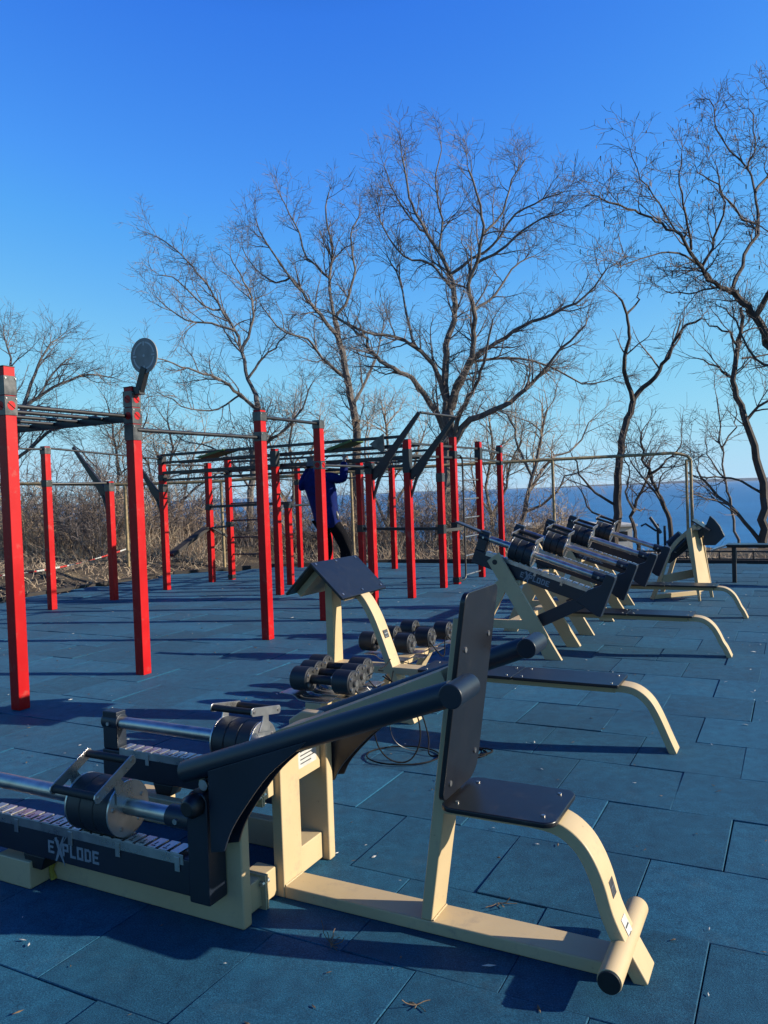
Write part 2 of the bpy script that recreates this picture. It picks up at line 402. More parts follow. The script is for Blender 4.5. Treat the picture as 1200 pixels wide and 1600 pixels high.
def carriage(T, uc, org, ang, wt, hrot, text=True, wide=False, leftend=True, plate=(-.135, .62), name='lever_beam', hs=1.0):
    """weight carriage along w. local s runs from the far end (0) to the pivot end (1.38); local n is up, 0 = rail axis"""
    ca, sa = cos(ang), sin(ang)
    def X(mb): return mb.xf(lambda p: Vector((org[0]+p.x*ca-p.z*sa, uc+p.y, org[1]+p.x*sa+p.z*ca)))
    b = MB().box(0, 1.27, -.042, .042, -.270, -.135)
    b.box(0, .10, -.034, .034, -.135, .062)
    beam = T.part(name, X(b), 'navy', bev=.006)
    p = T.part('pivot_plate', X(MB().prism([(1.25, -.285), (1.345, -.285), (1.345, .10), (1.325, .125), (1.27, .125), (1.25, .10)] if not wide else [(1.06, -.27), (1.27, -.335), (1.315, -.335), (1.335, .03), (1.33, .055), (1.25, .055), (1.235, -.06), (1.14, -.135)], -.05, .05)), 'navy', bev=.006)
    if not wide: T.part('bolt_cap', X(MB().tube([(1.300, -.05, .085), (1.300, -.085, .085), (1.300, -.105, .085)], [.042, .042, .026], 20)), 'black', bev=.003, parent=p)
    T.part('rail', X(MB().tube([(.07, 0, 0), (1.16, 0, 0)], .0315, 28)), 'chrome')
    c = MB().tube([(1.13, 0, 0), (1.26, 0, 0)], .042, 24).tube([(-.005, 0, .004), (.105, 0, .004)], .043, 24)
    col = T.part('rail_collar', X(c), 'navy', bev=.004)
    T.part('bolt', X(MB().tube([(1.19, -.036, 0), (1.19, -.048, 0)], .011, 8).tube([(.05, -.036, 0), (.05, -.050, 0)], .010, 8)), 'steel', parent=col)
    # toothed scale bar on top of the beam
    s_ = MB()
    s_.box(.12, 1.22, -.0432, -.0402, -.158, -.120)
    k = 0.12
    while k < 1.2: s_.box(k, min(k+.042, 1.22), -.040, .036, -.1235, -.117); k += .0575
    for kk in (.30, .62, .88, 1.18): s_.box(kk, kk+.024, -.0462, -.0434, -.185, -.13)
    sb = T.part('scale_bar', X(s_), 'steel', bev=.001)
    g = MB(); k = .12
    r_ = random.Random(int(uc*100))
    while k < 1.14:
        g.box(k+.012, k+.030, -.030, -.024, -.1169, -.1161); g.box(k+.016, k+.020, -.018, .004, -.1169, -.1161); k += .0575
    T.part('scale_mark', X(g), 'black', parent=sb)
    if text: T.part('lettering', X(lettering(.50, -.238, .052, -.0422)), 'lettering', parent=beam)
    T.part('stopper', X(MB().prism([(.34, -.27), (.47, -.27), (.45, -.325), (.36, -.325)], -.04, .04)), 'black', bev=.004, parent=beam)
    # weight
    w0 = wt; L = .215
    wb = MB()
    for i in range(3): wb.tube([(w0+i*L/3, 0, -.008), (w0+i*L/3+.004, 0, -.008), (w0+(i+1)*L/3-.004, 0, -.008), (w0+(i+1)*L/3, 0, -.008)], [.103, .108, .108, .103], 40)
    wgt = T.part('weight', X(wb), 'weight_rubber')
    d = MB()
    for xx in (w0-.009, w0+L+.001): d.tube([(xx, 0, -.008), (xx+.008, 0, -.008)], .108, 40)
    T.part('end_disc', X(d), 'steel', bev=.001, parent=wgt)
    bl = MB()
    for q in range(5):
        a = 2*pi*q/5+.4
        for x0_, x1_ in ((w0+L+.009, w0+L+.014), (w0-.014, w0-.009)):
            bl.tube([(x0_, .08*cos(a), -.008+.08*sin(a)), (x1_, .08*cos(a), -.008+.08*sin(a))], .008, 8)
    T.part('bolt', X(bl), 'chrome', parent=wgt)
    # T-shaped handle plates and two grips, rolled about the rail by hrot
    ch, sh = cos(hrot), sin(hrot)
    def H(y, z): return (y*ch-z*sh, y*sh+z*ch)
    for x0_ in (w0-.012, w0+L+.010):
        pr = [(-.045, .05), (.045, .05), (.024, .10), (.020, .125*hs), (.105, .125*hs), (.115, .135*hs), (.115, .155*hs), (.105, .165*hs), (-.105, .165*hs), (-.115, .155*hs), (-.115, .135*hs), (-.105, .125*hs), (-.020, .125*hs), (-.024, .10)]
        m_ = MB(); pts = [H(*q) for q in pr]; n = len(pts)
        m_.add([(x0_, y, z) for y, z in pts]+[(x0_+.006, y, z) for y, z in pts],
               [tuple(range(n)), tuple(range(2*n-1, n-1, -1))]+[((i+1) % n, i, i+n, (i+1) % n+n) for i in range(n)])
        T.part('handle_plate', X(m_), 'steel', bev=.0012, parent=wgt)
    hb = MB(); bb = MB()
    for yy in (-.095, .095):
        y, z = H(yy, .145*hs)
        hb.tube([(w0-.006, y, z), (w0+L+.010, y, z)], .0155, 16)
        bb.tube([(w0+L+.016, y, z), (w0+L+.020, y, z)], .008, 8).tube([(w0-.018, y, z), (w0-.012, y, z)], .008, 8)
    T.part('grip', X(hb), 'grip_rubber', parent=wgt)
    T.part('handle_bolt', X(bb), 'chrome', parent=wgt)
    return beam

def sticker(T, parent, pts, name='sticker', base='white', lines=4):
    """flat label on a quad given by 4 corners (site coords), with small printed rules"""
    P = [Vector(p) for p in pts]; n = (P[1]-P[0]).cross(P[3]-P[0]).normalized()*.0012
    mb = MB().add([p for p in P]+[p+n for p in P], [(3, 2, 1, 0), (4, 5, 6, 7), (0, 1, 5, 4), (1, 2, 6, 5), (2, 3, 7, 6), (3, 0, 4, 7)])
    mb.mat(1)
    def q(a, b): return P[0]+(P[1]-P[0])*a+(P[3]-P[0])*b+n*1.6
    for i in range(lines):
        b0 = .16+.7*i/lines; h = .09 if i == lines-1 else .05
        mb.add([q(.12, b0), q(.88 if i % 2 else .7, b0), q(.88 if i % 2 else .7, b0+h), q(.12, b0+h)], [(0, 1, 2, 3)])
    return T.part(name, mb, [base, 'label_grey' if base == 'white' else 'steel'], parent=parent, smooth=False)

def bolts_board(T, parent, pts, n, r=.007):
    mb = MB(); n = Vector(n)
    for p in pts: mb.tube([Vector(p), Vector(p)+n*.004], r, 10)
    return T.part('bolt', mb, 'chrome', parent=parent)

# ---------------------------------------------------------------- machine 1: foreground lever machine
def machine_one():
    T = Thing('lever_press_machine', 'large cream and navy lever machine nearest the camera, with upright chest board and low seat', 'exercise machine', -1.3, 2.633)
    C = 2.6325; u0, u1 = 2.565, 2.70
    T.part('base_beam', MB().box(-1.838, -.535, u0, u1, .0, .047), 'cream', bev=.006)
    T.part('centre_upright', MB().box(-1.886, -1.838, u0, u1, 0, .60), 'cream', bev=.006)
    arm = arc([(-1.862, .575), (-1.850, .610), (-1.80, .632), (-1.72, .660), (-1.42, .782), (-1.112, .912)], 3)
    T.part('tie_arm', MB().sweep([tuple(p) for p in arm], [.048, .055, .065, .085, .098]+[.104]*(len(arm)-5), u0+.001, u1-.001), 'cream', bev=.006)
    wd = MB()
    for x0_, x1_, z_ in ((-1.244, -1.196, .0485), (-1.838, -1.836, .0485)):
        rg = random.Random(int(-x0_*100))
        for a_, b_ in (((x1_, u0+.006), (x1_, u1-.006)),):
            n_ = 26; wd.tube([(a_[0]+rg.uniform(-.0006, .0006), a_[1]+(b_[1]-a_[1])*q/n_, z_) for q in range(n_+1)], [.0032+.0012*(q % 2) for q in range(n_+1)], 8)
    T.part('weld_bead', wd, 'cream')
    T.part('seat_post', MB().prism([(-1.244, .047), (-1.199, .047), (-1.027, 1.15), (-1.079, 1.15)], u0, u1), 'cream', bev=.006)
    seat = arc([(-1.17, .470), (-.95, .470), (-.80, .470), (-.722, .455), (-.665, .415), (-.628, .36), (-.600, .29), (-.575, .20), (-.535, .11), (-.470, -.005)], 4)
    leg = T.part('seat_leg', MB().sweep([tuple(p) for p in seat], .046, u0+.002, u1-.002), 'cream', bev=.006)
    # boards
    sp = T.part('seat_pad', MB().mat(0).rbox(-1.12, -.715, 2.475, 2.790, .4935, .513, .045, 6), ['board'], bev=.005)
    bolts_board(T, sp, [(-1.07, 2.53, .513), (-1.07, 2.735, .513), (-.765, 2.53, .513), (-.765, 2.735, .513)], (0, 0, 1))
    k = math.atan2(.150, 1.0)
    def lean(p):  # board plane leaning with the post; local x across thickness, y along u, z up
        return Vector((-1.176+p.z*.153+p.x, p.y, .45+p.z))
    bd = MB().rbox(0, 1, 0, 1, 0, 1)
    n = 6; pr = []
    y0, y1, z0, z1, r = 2.470, 2.795, .075, .80, .035
    for cy, cz, a0 in ((y1-r, z1-r, 0), (y0+r, z1-r, pi/2), (y0+r, z0+r*1.0, pi), (y1-r*2, z0+r*2, 1.5*pi)):
        rr = r if not (cz < .3 and cy > 2.6) else r*2
        for q in range(n+1):
            a = a0+pi/2*q/n; pr.append((cy+rr*cos(a), cz+rr*sin(a)))
    m = len(pr); bd = MB().add([(.046, a, b) for a, b in pr]+[(.066, a, b) for a, b in pr],
        [tuple(range(m-1, -1, -1)), tuple(range(m, 2*m))]+[(i, (i+1) % m, (i+1) % m+m, i+m) for i in range(m)])
    cp = T.part('chest_board', bd.xf(lean), 'board', bev=.004)
    bb = MB()
    for y, z in ((2.52, .13), (2.74, .18), (2.52, .60), (2.74, .62)): bb.tube([lean(Vector((.066, y, z))), lean(Vector((.0705, y, z)))], .010, 10)
    T.part('bolt', bb, 'chrome', parent=cp)
    T.part('foot_roller', MB().tube([(-.535, 2.395, .094), (-.535, 2.87, .094)], .038, 28), 'cream', bev=.002)
    T.part('roller_cap', MB().tube([(-.535, 2.387, .094), (-.535, 2.396, .094)], .0345, 24).tube([(-.535, 2.869, .094), (-.535, 2.878, .094)], .0345, 24), 'black')
    # side frames
    for (a, b) in ((2.305, 2.355), (2.91, 2.96)):
        sf = T.part('side_frame', MB().prism([(-3.06, 0), (-1.838, 0), (-1.838, .60), (-1.87, .645), (-1.96, .645), (-2.03, .60), (-2.03, .17), (-2.07, .13), (-3.06, .13)], a, b), 'cream', bev=.008)
        T.part('pivot_pin', MB().tube([(-1.93, a-.006, .56), (-1.93, b+.006, .56)], .024, 16), 'black', parent=sf)
    sf = None
    # feet under the resting ends
    for (a, b) in ((2.195, 2.3045), (2.9605, 3.07)):
        T.part('rest_foot', MB().box(-3.06, -2.855, a, b, 0, .115), 'cream', bev=.006)
    T.part('rag', MB().tube([(-2.848, 2.30, .10), (-2.840, 2.297, .07), (-2.846, 2.294, .04), (-2.838, 2.30, .005)], [.010, .014, .010, .016], 7), 'yellow_cloth', label='yellow rag tied beside the resting foot')
    # cross members with flanges
    lo = T.part('lower_cross', MB().box(-1.965, -1.872, 2.356, 2.564, .012, .125).box(-1.965, -1.872, 2.701, 2.909, .012, .125), 'cream', bev=.005)
    up = T.part('upper_cross', MB().box(-1.955, -1.868, 2.356, 2.564, .41, .575).box(-1.955, -1.868, 2.701, 2.909, .41, .575), 'cream', bev=.005)
    fl = MB(); bo = MB()
    for z0_, z1_, zz in ((.0, .135, (.105,)), (.40, .585, (.44, .545))):
        fl.box(-1.958, -1.850, 2.458, 2.466, z0_, z1_).box(-1.958, -1.850, 2.469, 2.477, z0_, z1_)
        for z in zz: bo.tube([(-1.861, 2.444, z), (-1.861, 2.490, z)], .010, 8)
    f = T.part('flange', fl, 'cream', bev=.002); T.part('bolt', bo, 'steel', parent=f)
    sticker(T, up, [(-1.8675, 2.735, .455), (-1.8675, 2.875, .455), (-1.8675, 2.875, .55), (-1.8675, 2.735, .55)])
    sticker(T, up, [(-1.8675, 2.372, .44), (-1.8675, 2.452, .44), (-1.8675, 2.452, .55), (-1.8675, 2.372, .55)])
    T.part('side_knob', MB().tube([(-1.838, 2.935, .56), (-1.815, 2.935, .56)], .020, 16), 'black', bev=.002)
    for s0, s1, bs in ((.285, .235, 'label_grey'), (.165, .105, 'white')):
        def L(z, y):
            i = min(range(len(seat)), key=lambda q: abs(seat[q].y-z)); a = seat[max(i-1, 0)]; b = seat[min(i+1, len(seat)-1)]
            t = (b-a).normalized(); n_ = Vector((-t.y, t.x)); c = a+(b-a)*((z-a.y)/(b.y-a.y)); n_ = n_*(1 if n_.x > 0 else -1)
            q = c+n_*.0235; return (q.x, y, q.y)
        sticker(T, leg, [L(s1, 2.61), L(s1, 2.66), L(s0, 2.66), L(s0, 2.61)], base=bs, lines=2)
    # two levers
    for uc, dz, hr, wt in ((2.25, 0.0, .46, .69), (3.01, .034, -.18, .78)):
        ln = carriage(T, uc, (-3.25, .41+dz), 0, wt, hr, text=(uc < 2.5))
        h0 = (-2.045, uc, .582 if dz == 0 else .548); h1 = (-.955, uc, .972)
        tb = T.part('lever_arm', MB().tube([h0, (-2.040, uc, h0[2]+.002), h1], [.034, .041, .0405], 30), 'navy', bev=.003)
        T.part('handle', MB().tube([(-.945, uc-.045, .972), (-.945, uc+.115, .972)], .039, 30), 'navy', bev=.004, parent=tb, label='stubby handle at the tip of the arm')
        g = [(-1.895, .325), (-1.835, .34)]+[tuple(p) for p in arc([(-1.835, .34), (-1.80, .42), (-1.73, .52), (-1.63, .64), (-1.515, .735)], 4)][1:]+[(-1.47, .775), (-1.895, .62)]
        gg = MB()
        for y in (uc-.046, uc+.036): gg.prism([(a, b-(0 if dz == 0 else .09*(b-.33)/.4)) for a, b in g], y, y+.010)
        T.part('gusset', gg, 'navy', bev=.0015, parent=tb)
        T.part('pivot_rod', MB().tube([(-1.93, uc-.034, .56), (-1.93, uc+.034, .56)], .020, 14), 'steel', parent=tb)
machine_one()

# ---------------------------------------------------------------- dumbbells, bench with the roof-shaped pad
def bench_leg(T, du, dw, zt=.36, name='front_leg'):
    p = arc([(-1.02, zt), (-.96, zt+.002), (-.90, zt-.008), (-.85, zt-.036), (-.808, zt-.080), (-.775, zt-.138), (-.745, zt-.205), (-.712, .075), (-.678, -.004)], 4)
    return T.part(name, MB().sweep([(a.x+dw, a.y) for a in p], .044, 4.867+du, 4.993+du), 'cream', bev=.005)
def bench_boards(T, w0, w1, uc, z, split=2, hw=.155):
    L = (w1-w0)/split
    for i in range(split):
        b = T.part('bench_board', MB().rbox(w0+i*L+.002, w0+(i+1)*L-.002, uc-hw, uc+hw, z, z+.019, .012, 3), 'board', bev=.003)
        bolts_board(T, b, [(w0+i*L+.05, uc-hw+.05, z+.019), (w0+i*L+.05, uc+hw-.05, z+.019), (w0+(i+1)*L-.05, uc-hw+.05, z+.019), (w0+(i+1)*L-.05, uc+hw-.05, z+.019)], (0, 0, 1), .008)
def rack(w, u, z, sg):
    T = None
def machine_two():
    T = Thing('preacher_bench', 'cream bench with a roof-shaped black arm pad on top, standing behind the nearest machine', 'exercise bench', -2.0, 4.93)
    T.part('bench_beam', MB().box(-3.02, -1.0, 4.867, 4.993, .334, .384), 'cream', bev=.006)
    bench_leg(T, 0, 0)
    bench_boards(T, -2.28, -.965, 4.93, .3845)
    T.part('rear_post', MB().box(-3.035, -2.975, 4.866, 4.994, 0, .955), 'cream', bev=.006)
    a = arc([(-2.83, .905), (-2.75, .86), (-2.685, .765), (-2.635, .66), (-2.575, .50), (-2.50, .30), (-2.375, -.003)], 4)
    lg = T.part('front_arm', MB().sweep([tuple(p) for p in a], .050, 4.866, 4.994), 'cream', bev=.006)
    sticker(T, lg, [(-2.573, 4.90, .575), (-2.573, 4.96, .575), (-2.59, 4.96, .63), (-2.59, 4.90, .63)], base='label_grey', lines=2)
    T.part('base_beam', MB().box(-2.975, -2.40, 4.866, 4.994, .0, .045), 'cream', bev=.006)
    R0 = (-2.985, 1.125)
    for q, (ex, ez) in enumerate(((-2.735, .885), (-3.205, .905))):
        d = Vector((ex-R0[0], ez-R0[1])); L = d.length; d.normalize(); nn = Vector((-d.y, d.x)); nn = nn if nn.y > 0 else -nn
        pr = [Vector(R0), Vector(R0)+d*L, Vector(R0)+d*L-nn*.018, Vector(R0)-nn*.018+d*(.0 if q else .0)]
        b = T.part('arm_pad', MB().prism([tuple(p) for p in pr], 4.615+q*.001, 5.255-q*.001), 'board', bev=.003)
        pts = []
        for y in (4.66, 4.93, 5.21):
            for k in (.06, .9): c = Vector(R0)+d*L*k; pts.append((c.x, y, c.y))
        bolts_board(T, b, pts, (nn.x, 0, nn.y), .009)
        c0 = Vector(R0)-nn*.045+d*.03; c1 = Vector(R0)+d*L*.95-nn*.045
        T.part('pad_support', MB().prism([tuple(c0+nn*.026), tuple(c1+nn*.026), tuple(c1-nn*.02), tuple(c0-nn*.02)], 4.72+q*.002, 5.14-q*.002), 'cream', bev=.004)
machine_two()

def dumbbell(w, u, z, label, grp, rz=0):
    T = Thing('dumbbell', label, 'dumbbell', w, u, grp, turn=rz)
    for s in (-1, 1):
        a, b = (w-.205, w-.090) if s < 0 else (w+.090, w+.205)
        hd = T.part('head', MB().tube([(a, u, z), (a+.005, u, z), (b-.005, u, z), (b, u, z)], [.068, .073, .073, .068], 32), 'weight_rubber')
        T.part('end_disc', MB().tube([(b, u, z), (b+.005, u, z)], .064, 32).tube([(a-.005, u, z), (a, u, z)], .064, 32), 'bracket', bev=.001, parent=hd)
        bl = MB()
        for q in range(5):
            an = 2*pi*q/5
            for xx, s2 in ((b+.005, 1), (a-.005, -1)): bl.tube([(xx, u+.05*cos(an), z+.05*sin(an)), (xx+s2*.007, u+.05*cos(an), z+.05*sin(an))], .011, 8)
        bl.tube([(b+.004, u, z), (b+.022, u, z)], .02, 12)
        T.part('bolt', bl, 'chrome', parent=hd)
    T.part('bar', MB().tube([(w-.095, u, z), (w+.095, u, z)], .028, 14), 'grip_rubber')
    return T
def dumbbell_rack(w, uu, z, label, side):
    T = Thing('dumbbell_rack', label, 'rack', w, uu[1])
    for u in uu:
        c = arc([(w-.245, z-.088), (w-.15, z-.090), (w-.10, z-.118), (w, z-.122), (w+.10, z-.118), (w+.15, z-.090), (w+.245, z-.088)], 3)
        T.part('tray', MB().sweep([tuple(p) for p in c], .006, u-.06, u+.06), 'steel', bev=.001)
    a, b = min(uu), max(uu)
    T.part('rack_beam', MB().box(w-.055, w+.055, a-.07, b+.07, z-.175, z-.1265), 'cream', bev=.006)
    foot = a-.04 if side < 0 else b-.02
    for f in (a-.02, b-.03):
        T.part('leg', MB().bar((w-.0, f+.02, z-.175), (w-.17, f+.02, .0), .05, .115, (0, 1, 0)), 'cream', bev=.006)
    T.part('stretcher', MB().box(w-.2, w-.14, a-.05, b+.07, 0.0, .04), 'cream', bev=.005)
near_rack = ((-2.555, 4.055), (-2.60, 4.225), (-2.645, 4.395))
dumbbell_rack(-2.60, [q[1] for q in near_rack], .475, 'low cream rack with steel trays carrying dumbbells in front of the roof-pad bench', -1)
for i, (w, u) in enumerate(near_rack):
    dumbbell(w, u, .475, ('black dumbbell with steel ends, frontmost on the nearer rack', 'black dumbbell with steel ends, middle one on the nearer rack', 'black dumbbell with steel ends, rearmost on the nearer rack')[i], 'dumbbells on the nearer rack')
far_rack = ((-2.755, 5.27), (-2.715, 5.55), (-2.69, 5.84))
dumbbell_rack(-2.68, [q[1] for q in far_rack], .47, 'low cream rack carrying dumbbells behind the roof-pad bench, left of the black chest board', 1)
for i, (w, u) in enumerate(far_rack):
    dumbbell(w, u, .47, ('black dumbbell with bolted steel ends, nearest on the farther rack', 'black dumbbell with bolted steel ends, middle of the farther rack', 'black dumbbell with bolted steel ends, last on the farther rack beside the chest board')[i], 'dumbbells on the farther rack')

def cable(label, pts, r=.0045, m='cable', sub=6):
    mb = MB().tube([tuple(W3(*p)) for p in arc(pts, sub)], r, 6)
    tag(finish('cable', mb, m), label, 'cable')
def loopc(cx, cy, a, b, rot, z=.008, n=14, ph=0):
    return [(cx+a*cos(ph+2*pi*i/n)*cos(rot)-b*sin(ph+2*pi*i/n)*sin(rot), cy+a*cos(ph+2*pi*i/n)*sin(rot)+b*sin(ph+2*pi*i/n)*cos(rot), z+.004*i/n) for i in range(n+1)]
cable('black security cable lying in a wide loop on the tiles under the arms', loopc(-2.14, 4.25, .22, .17, .3, .007, 16)+[(-2.0, 4.32, .012), (-2.05, 4.42, .1), (-2.15, 4.45, .3), (-2.34, 4.40, .44)], .0045)
cable('black cable hanging in a U from the nearer dumbbells down to the tiles', [(-2.28, 3.95, .46), (-2.22, 4.0, .34), (-2.2, 4.05, .12), (-2.14, 4.12, .015), (-2.05, 4.18, .02), (-2.02, 4.25, .14), (-2.10, 4.32, .30), (-2.3, 4.36, .46)], .0045)
cable('thin pale wire twisting between the nearer dumbbells and the tiles', [(-2.3, 4.12, .44), (-2.22, 4.20, .3), (-2.2, 4.25, .1), (-2.12, 4.32, .02), (-2.02, 4.33, .03)], .0025, 'bracket')
cable('small black cable coil on the tiles to the right of the chest board', loopc(-1.78, 4.44, .10, .09, 0, .007, 12)+loopc(-1.77, 4.45, .12, .07, .5, .012, 12), .005)
cable('thin cable strung from the bench arm to the nearer dumbbells, upper one', [(-2.52, 4.86, .44), (-2.5, 4.75, .42), (-2.42, 4.5, .45), (-2.32, 4.37, .48)], .004)
cable('thin cable strung from the bench arm to the nearer dumbbells, lower one', [(-2.50, 4.86, .36), (-2.45, 4.7, .30), (-2.38, 4.4, .36), (-2.30, 4.15, .47)], .004)
cable('thin cable looping from the bench arm to the farther dumbbells', [(-2.50, 4.99, .40), (-2.42, 5.1, .36), (-2.43, 5.3, .40), (-2.46, 5.36, .46)], .004)
cable('black cable sagging along the farther dumbbells', [(-2.45, 5.37, .47), (-2.40, 5.5, .34), (-2.44, 5.66, .46), (-2.38, 5.8, .34), (-2.43, 5.96, .46)], .0045)

# ---------------------------------------------------------------- incline lever machines (two alike)
def incline_machine():
    T = Thing('incline_press_machine', 'cream and navy incline lever machine, nearer of the two, behind the chest board', 'exercise machine', -1.9, 7.78, 'incline press machines in a row')
    def frame(u):
        a, b = u-.02, u+.02
        mb = MB()
        legR = [(-2.63, .905), (-2.515, .985), (-1.938, 0), (-2.095, 0)]
        legL = [(-2.455, .735), (-2.80, .0), (-2.955, .0), (-2.62, .70), (-2.60, .80)]
        mb.prism(legR, a, b); mb.prism([(-2.50, .74), (-2.395, .74), (-2.47, .60), (-2.785, 0), (-2.945, 0), (-2.625, .66)], a+.001, b-.001)
        mb.prism([(-2.78, .27), (-2.25, .27), (-2.29, .352), (-2.735, .352)], a+.002, b-.002)
        f = T.part('side_frame', mb, 'cream', bev=.004)
        T.part('pivot_hole', MB().tube([(-2.552, a-.002, .895), (-2.552, b+.002, .895)], .025, 20), 'black', parent=f)
    frame(7.15); frame(8.45)
    T.part('cross_beam', MB().box(-2.46, -2.33, 7.17, 8.43, .67, .72), 'cream', bev=.005)
    T.part('cross_beam', MB().box(-2.50, -2.40, 7.17, 8.43, .27, .32), 'cream', bev=.005)
    T.part('centre_leg', MB().bar((-2.40, 7.79, .68), (-1.975, 7.79, -.02), .12, .055, (0, 1, 0)).xf(lambda p: p), 'cream', bev=.005)
    for uc, hr, wt, tx in ((7.25, .12, .345, True), (8.33, .12, .37, False)):
        org = (-2.735, 1.139)
        carriage(T, uc, org, -.327, wt, hr, text=tx, wide=True)
        T.part('lift_strut', MB().bar((-1.70, uc, .56), (-2.17, uc, .335), .115, .075, (0, 1, 0)), 'navy', bev=.005)
    T.part('bench_beam', MB().box(-2.10, -.92, 7.70, 7.83, .31, .358), 'cream', bev=.006)
    bench_leg(T, 2.835, .105, .335)
    bench_boards(T, -2.02, -.865, 7.765, .3585)
    return T
T3 = incline_machine()
c = copy_tree(T3.o)
T3.part('hand_plate', MB().bar((-2.97, 7.25, 1.275), (-2.70, 7.25, 1.165), .09, .018, (0, 0, 1)), 'bracket', bev=.004)
c.name = 'incline_press_machine'; c.location = W3(-1.88, 10.0); c['label'] = 'cream and navy incline lever machine, farther of the two in the row'

def machine_five():
    T = Thing('decline_press_machine', 'cream A-frame machine with black levers at the sea end, turned away from the others', 'exercise machine', -1.45, 11.6)
    a = arc([(-1.80, 0), (-1.71, .22), (-1.60, .55), (-1.48, .76), (-1.30, .93), (-1.22, .99)], 4)
    T.part('bent_leg', MB().sweep([tuple(p) for p in a], .055, 11.28, 11.36), 'cream', bev=.005)
    T.part('bent_leg', MB().sweep([(p.x+.02, p.y) for p in a], .055, 12.05, 12.13), 'cream', bev=.005)
    T.part('splayed_leg', MB().prism([(-1.34, .90), (-1.27, .97), (-1.17, .0), (-1.20, 0)], 11.22, 11.26), 'cream', bev=.004)
    T.part('splayed_leg', MB().prism([(-1.24, .90), (-1.18, .97), (-1.05, .0), (-1.09, 0)], 11.62, 11.66), 'cream', bev=.004)
    T.part('leg_web', MB().add([(-1.29, 11.262, .93), (-1.185, 11.262, .12), (-1.07, 11.62, .12), (-1.20, 11.62, .93), (-1.31, 11.262, .93), (-1.205, 11.262, .12), (-1.09, 11.62, .12), (-1.22, 11.62, .93)],
        [(0, 1, 2, 3), (7, 6, 5, 4), (0, 4, 5, 1), (1, 5, 6, 2), (2, 6, 7, 3), (3, 7, 4, 0)]), 'cream')
    T.part('base_tie', MB().bar((-1.78, 11.32, .03), (-1.25, 11.9, .03), .05, .06), 'cream', bev=.004)
    T.part('mid_tie', MB().bar((-1.70, 11.36, .26), (-1.16, 11.60, .36), .04, .11), 'cream', bev=.004)
    b = T.part('lever_beam', MB().bar((-1.62, 11.6, .50), (-1.02, 11.6, 1.02), .09, .14, (0, 1, 0)), 'navy', bev=.006)
    T.part('rail', MB().tube([(-1.66, 11.55, .62), (-1.2, 11.55, 1.03)], .025, 14), 'chrome')
    T.part('pivot_plate', MB().prism([(-1.14, .92), (-1.06, 1.12), (-1.0, 1.06), (-.94, .98), (-.88, .84), (-1.0, .72), (-1.16, .72)], 11.5, 11.6), 'navy', bev=.006)
    w = T.part('weight', MB().tube([(-1.56, 11.5, .70), (-1.40, 11.5, .84)], .10, 28), 'weight_rubber', bev=.004)
    T.part('end_disc', MB().tube([(-1.57, 11.5, .691), (-1.56, 11.5, .70)], .10, 28), 'steel', parent=w)
    T.part('top_board', MB().bar((-1.27, 11.5, 1.065), (-1.06, 11.5, .925), .42, .02, (0, 0, 1)), 'board', bev=.003)
    T.part('handle_post', MB().box(-1.72, -1.69, 11.3, 11.34, .62, 1.03).box(-1.63, -1.60, 11.3, 11.34, .62, 1.0), 'navy', bev=.004)
    T.part('handle', MB().tube([(-1.80, 11.3, 1.12), (-1.66, 11.3, .90)], .022, 12).tube([(-1.92, 11.3, 1.00), (-1.86, 11.3, 1.03), (-1.72, 11.3, .93)], .014, 10), 'navy')
    T.part('brace', MB().tube([(-1.62, 11.3, .55), (-1.3, 11.3, .86)], .02, 10), 'navy')
machine_five()

def flat_bench():
    T = Thing('flat_bench', 'long dark flat bench at the right edge, in front of the sea', 'bench', -.3, 13.4)
    T.part('top_board', MB().bar((-1.0, 13.4, .585), (1.6, 13.4, .585), .34, .025), 'board', bev=.003)
    T.part('side_beam', MB().bar((-1.0, 13.4, .555), (1.6, 13.4, .555), .10, .03), 'navy', bev=.003)
    T.part('angled_end', MB().bar((-1.0, 13.4, .58), (-1.22, 13.4, .50), .30, .022), 'steel', bev=.003)
    for w in (-.9, 1.4): T.part('leg', MB().bar((w, 13.4, 0), (w, 13.4, .545), .06, .10, (0, 1, 0)), 'gunmetal', bev=.004)
flat_bench()

#RIGS
# ---------------------------------------------------------------- red post rigs
POSTS = {'a': (-5.403, 4.118, 2.66), 'b': (-5.342, 5.376, 2.62), 'c': (-9.944, 8.225, 2.44), 'd': (-9.797, 9.304, 1.91), 'e': (-9.867, 10.594, 2.36),
 'f': (-9.812, 11.75, 2.24), 'g': (-9.692, 12.191, 2.36), 'h': (-5.241, 7.175, 2.54), 'i': (-7.372, 10.464, 2.33), 'j': (-9.644, 14.507, 2.23),
 'k': (-8.001, 11.70, 1.47), 'l': (-8.06, 13.15, 1.45), 'm': (-5.301, 8.484, 2.51), 'n': (-6.60, 11.83, 2.12), 'o': (-5.2, 9.609, 2.0), 'p': (-7.363, 14.546, 2.12),
 'q': (-5.10, 10.607, 2.35), 'r': (-5.107, 11.828, 2.35), 's': (-5.086, 12.351, 2.46), 't': (-5.038, 13.412, 2.42), 'v': (-5.399, 15.58, 2.45)}
POSTS = {k: (w-.023, u+.044, h) for k, (w, u, h) in POSTS.items()}
HP = .05
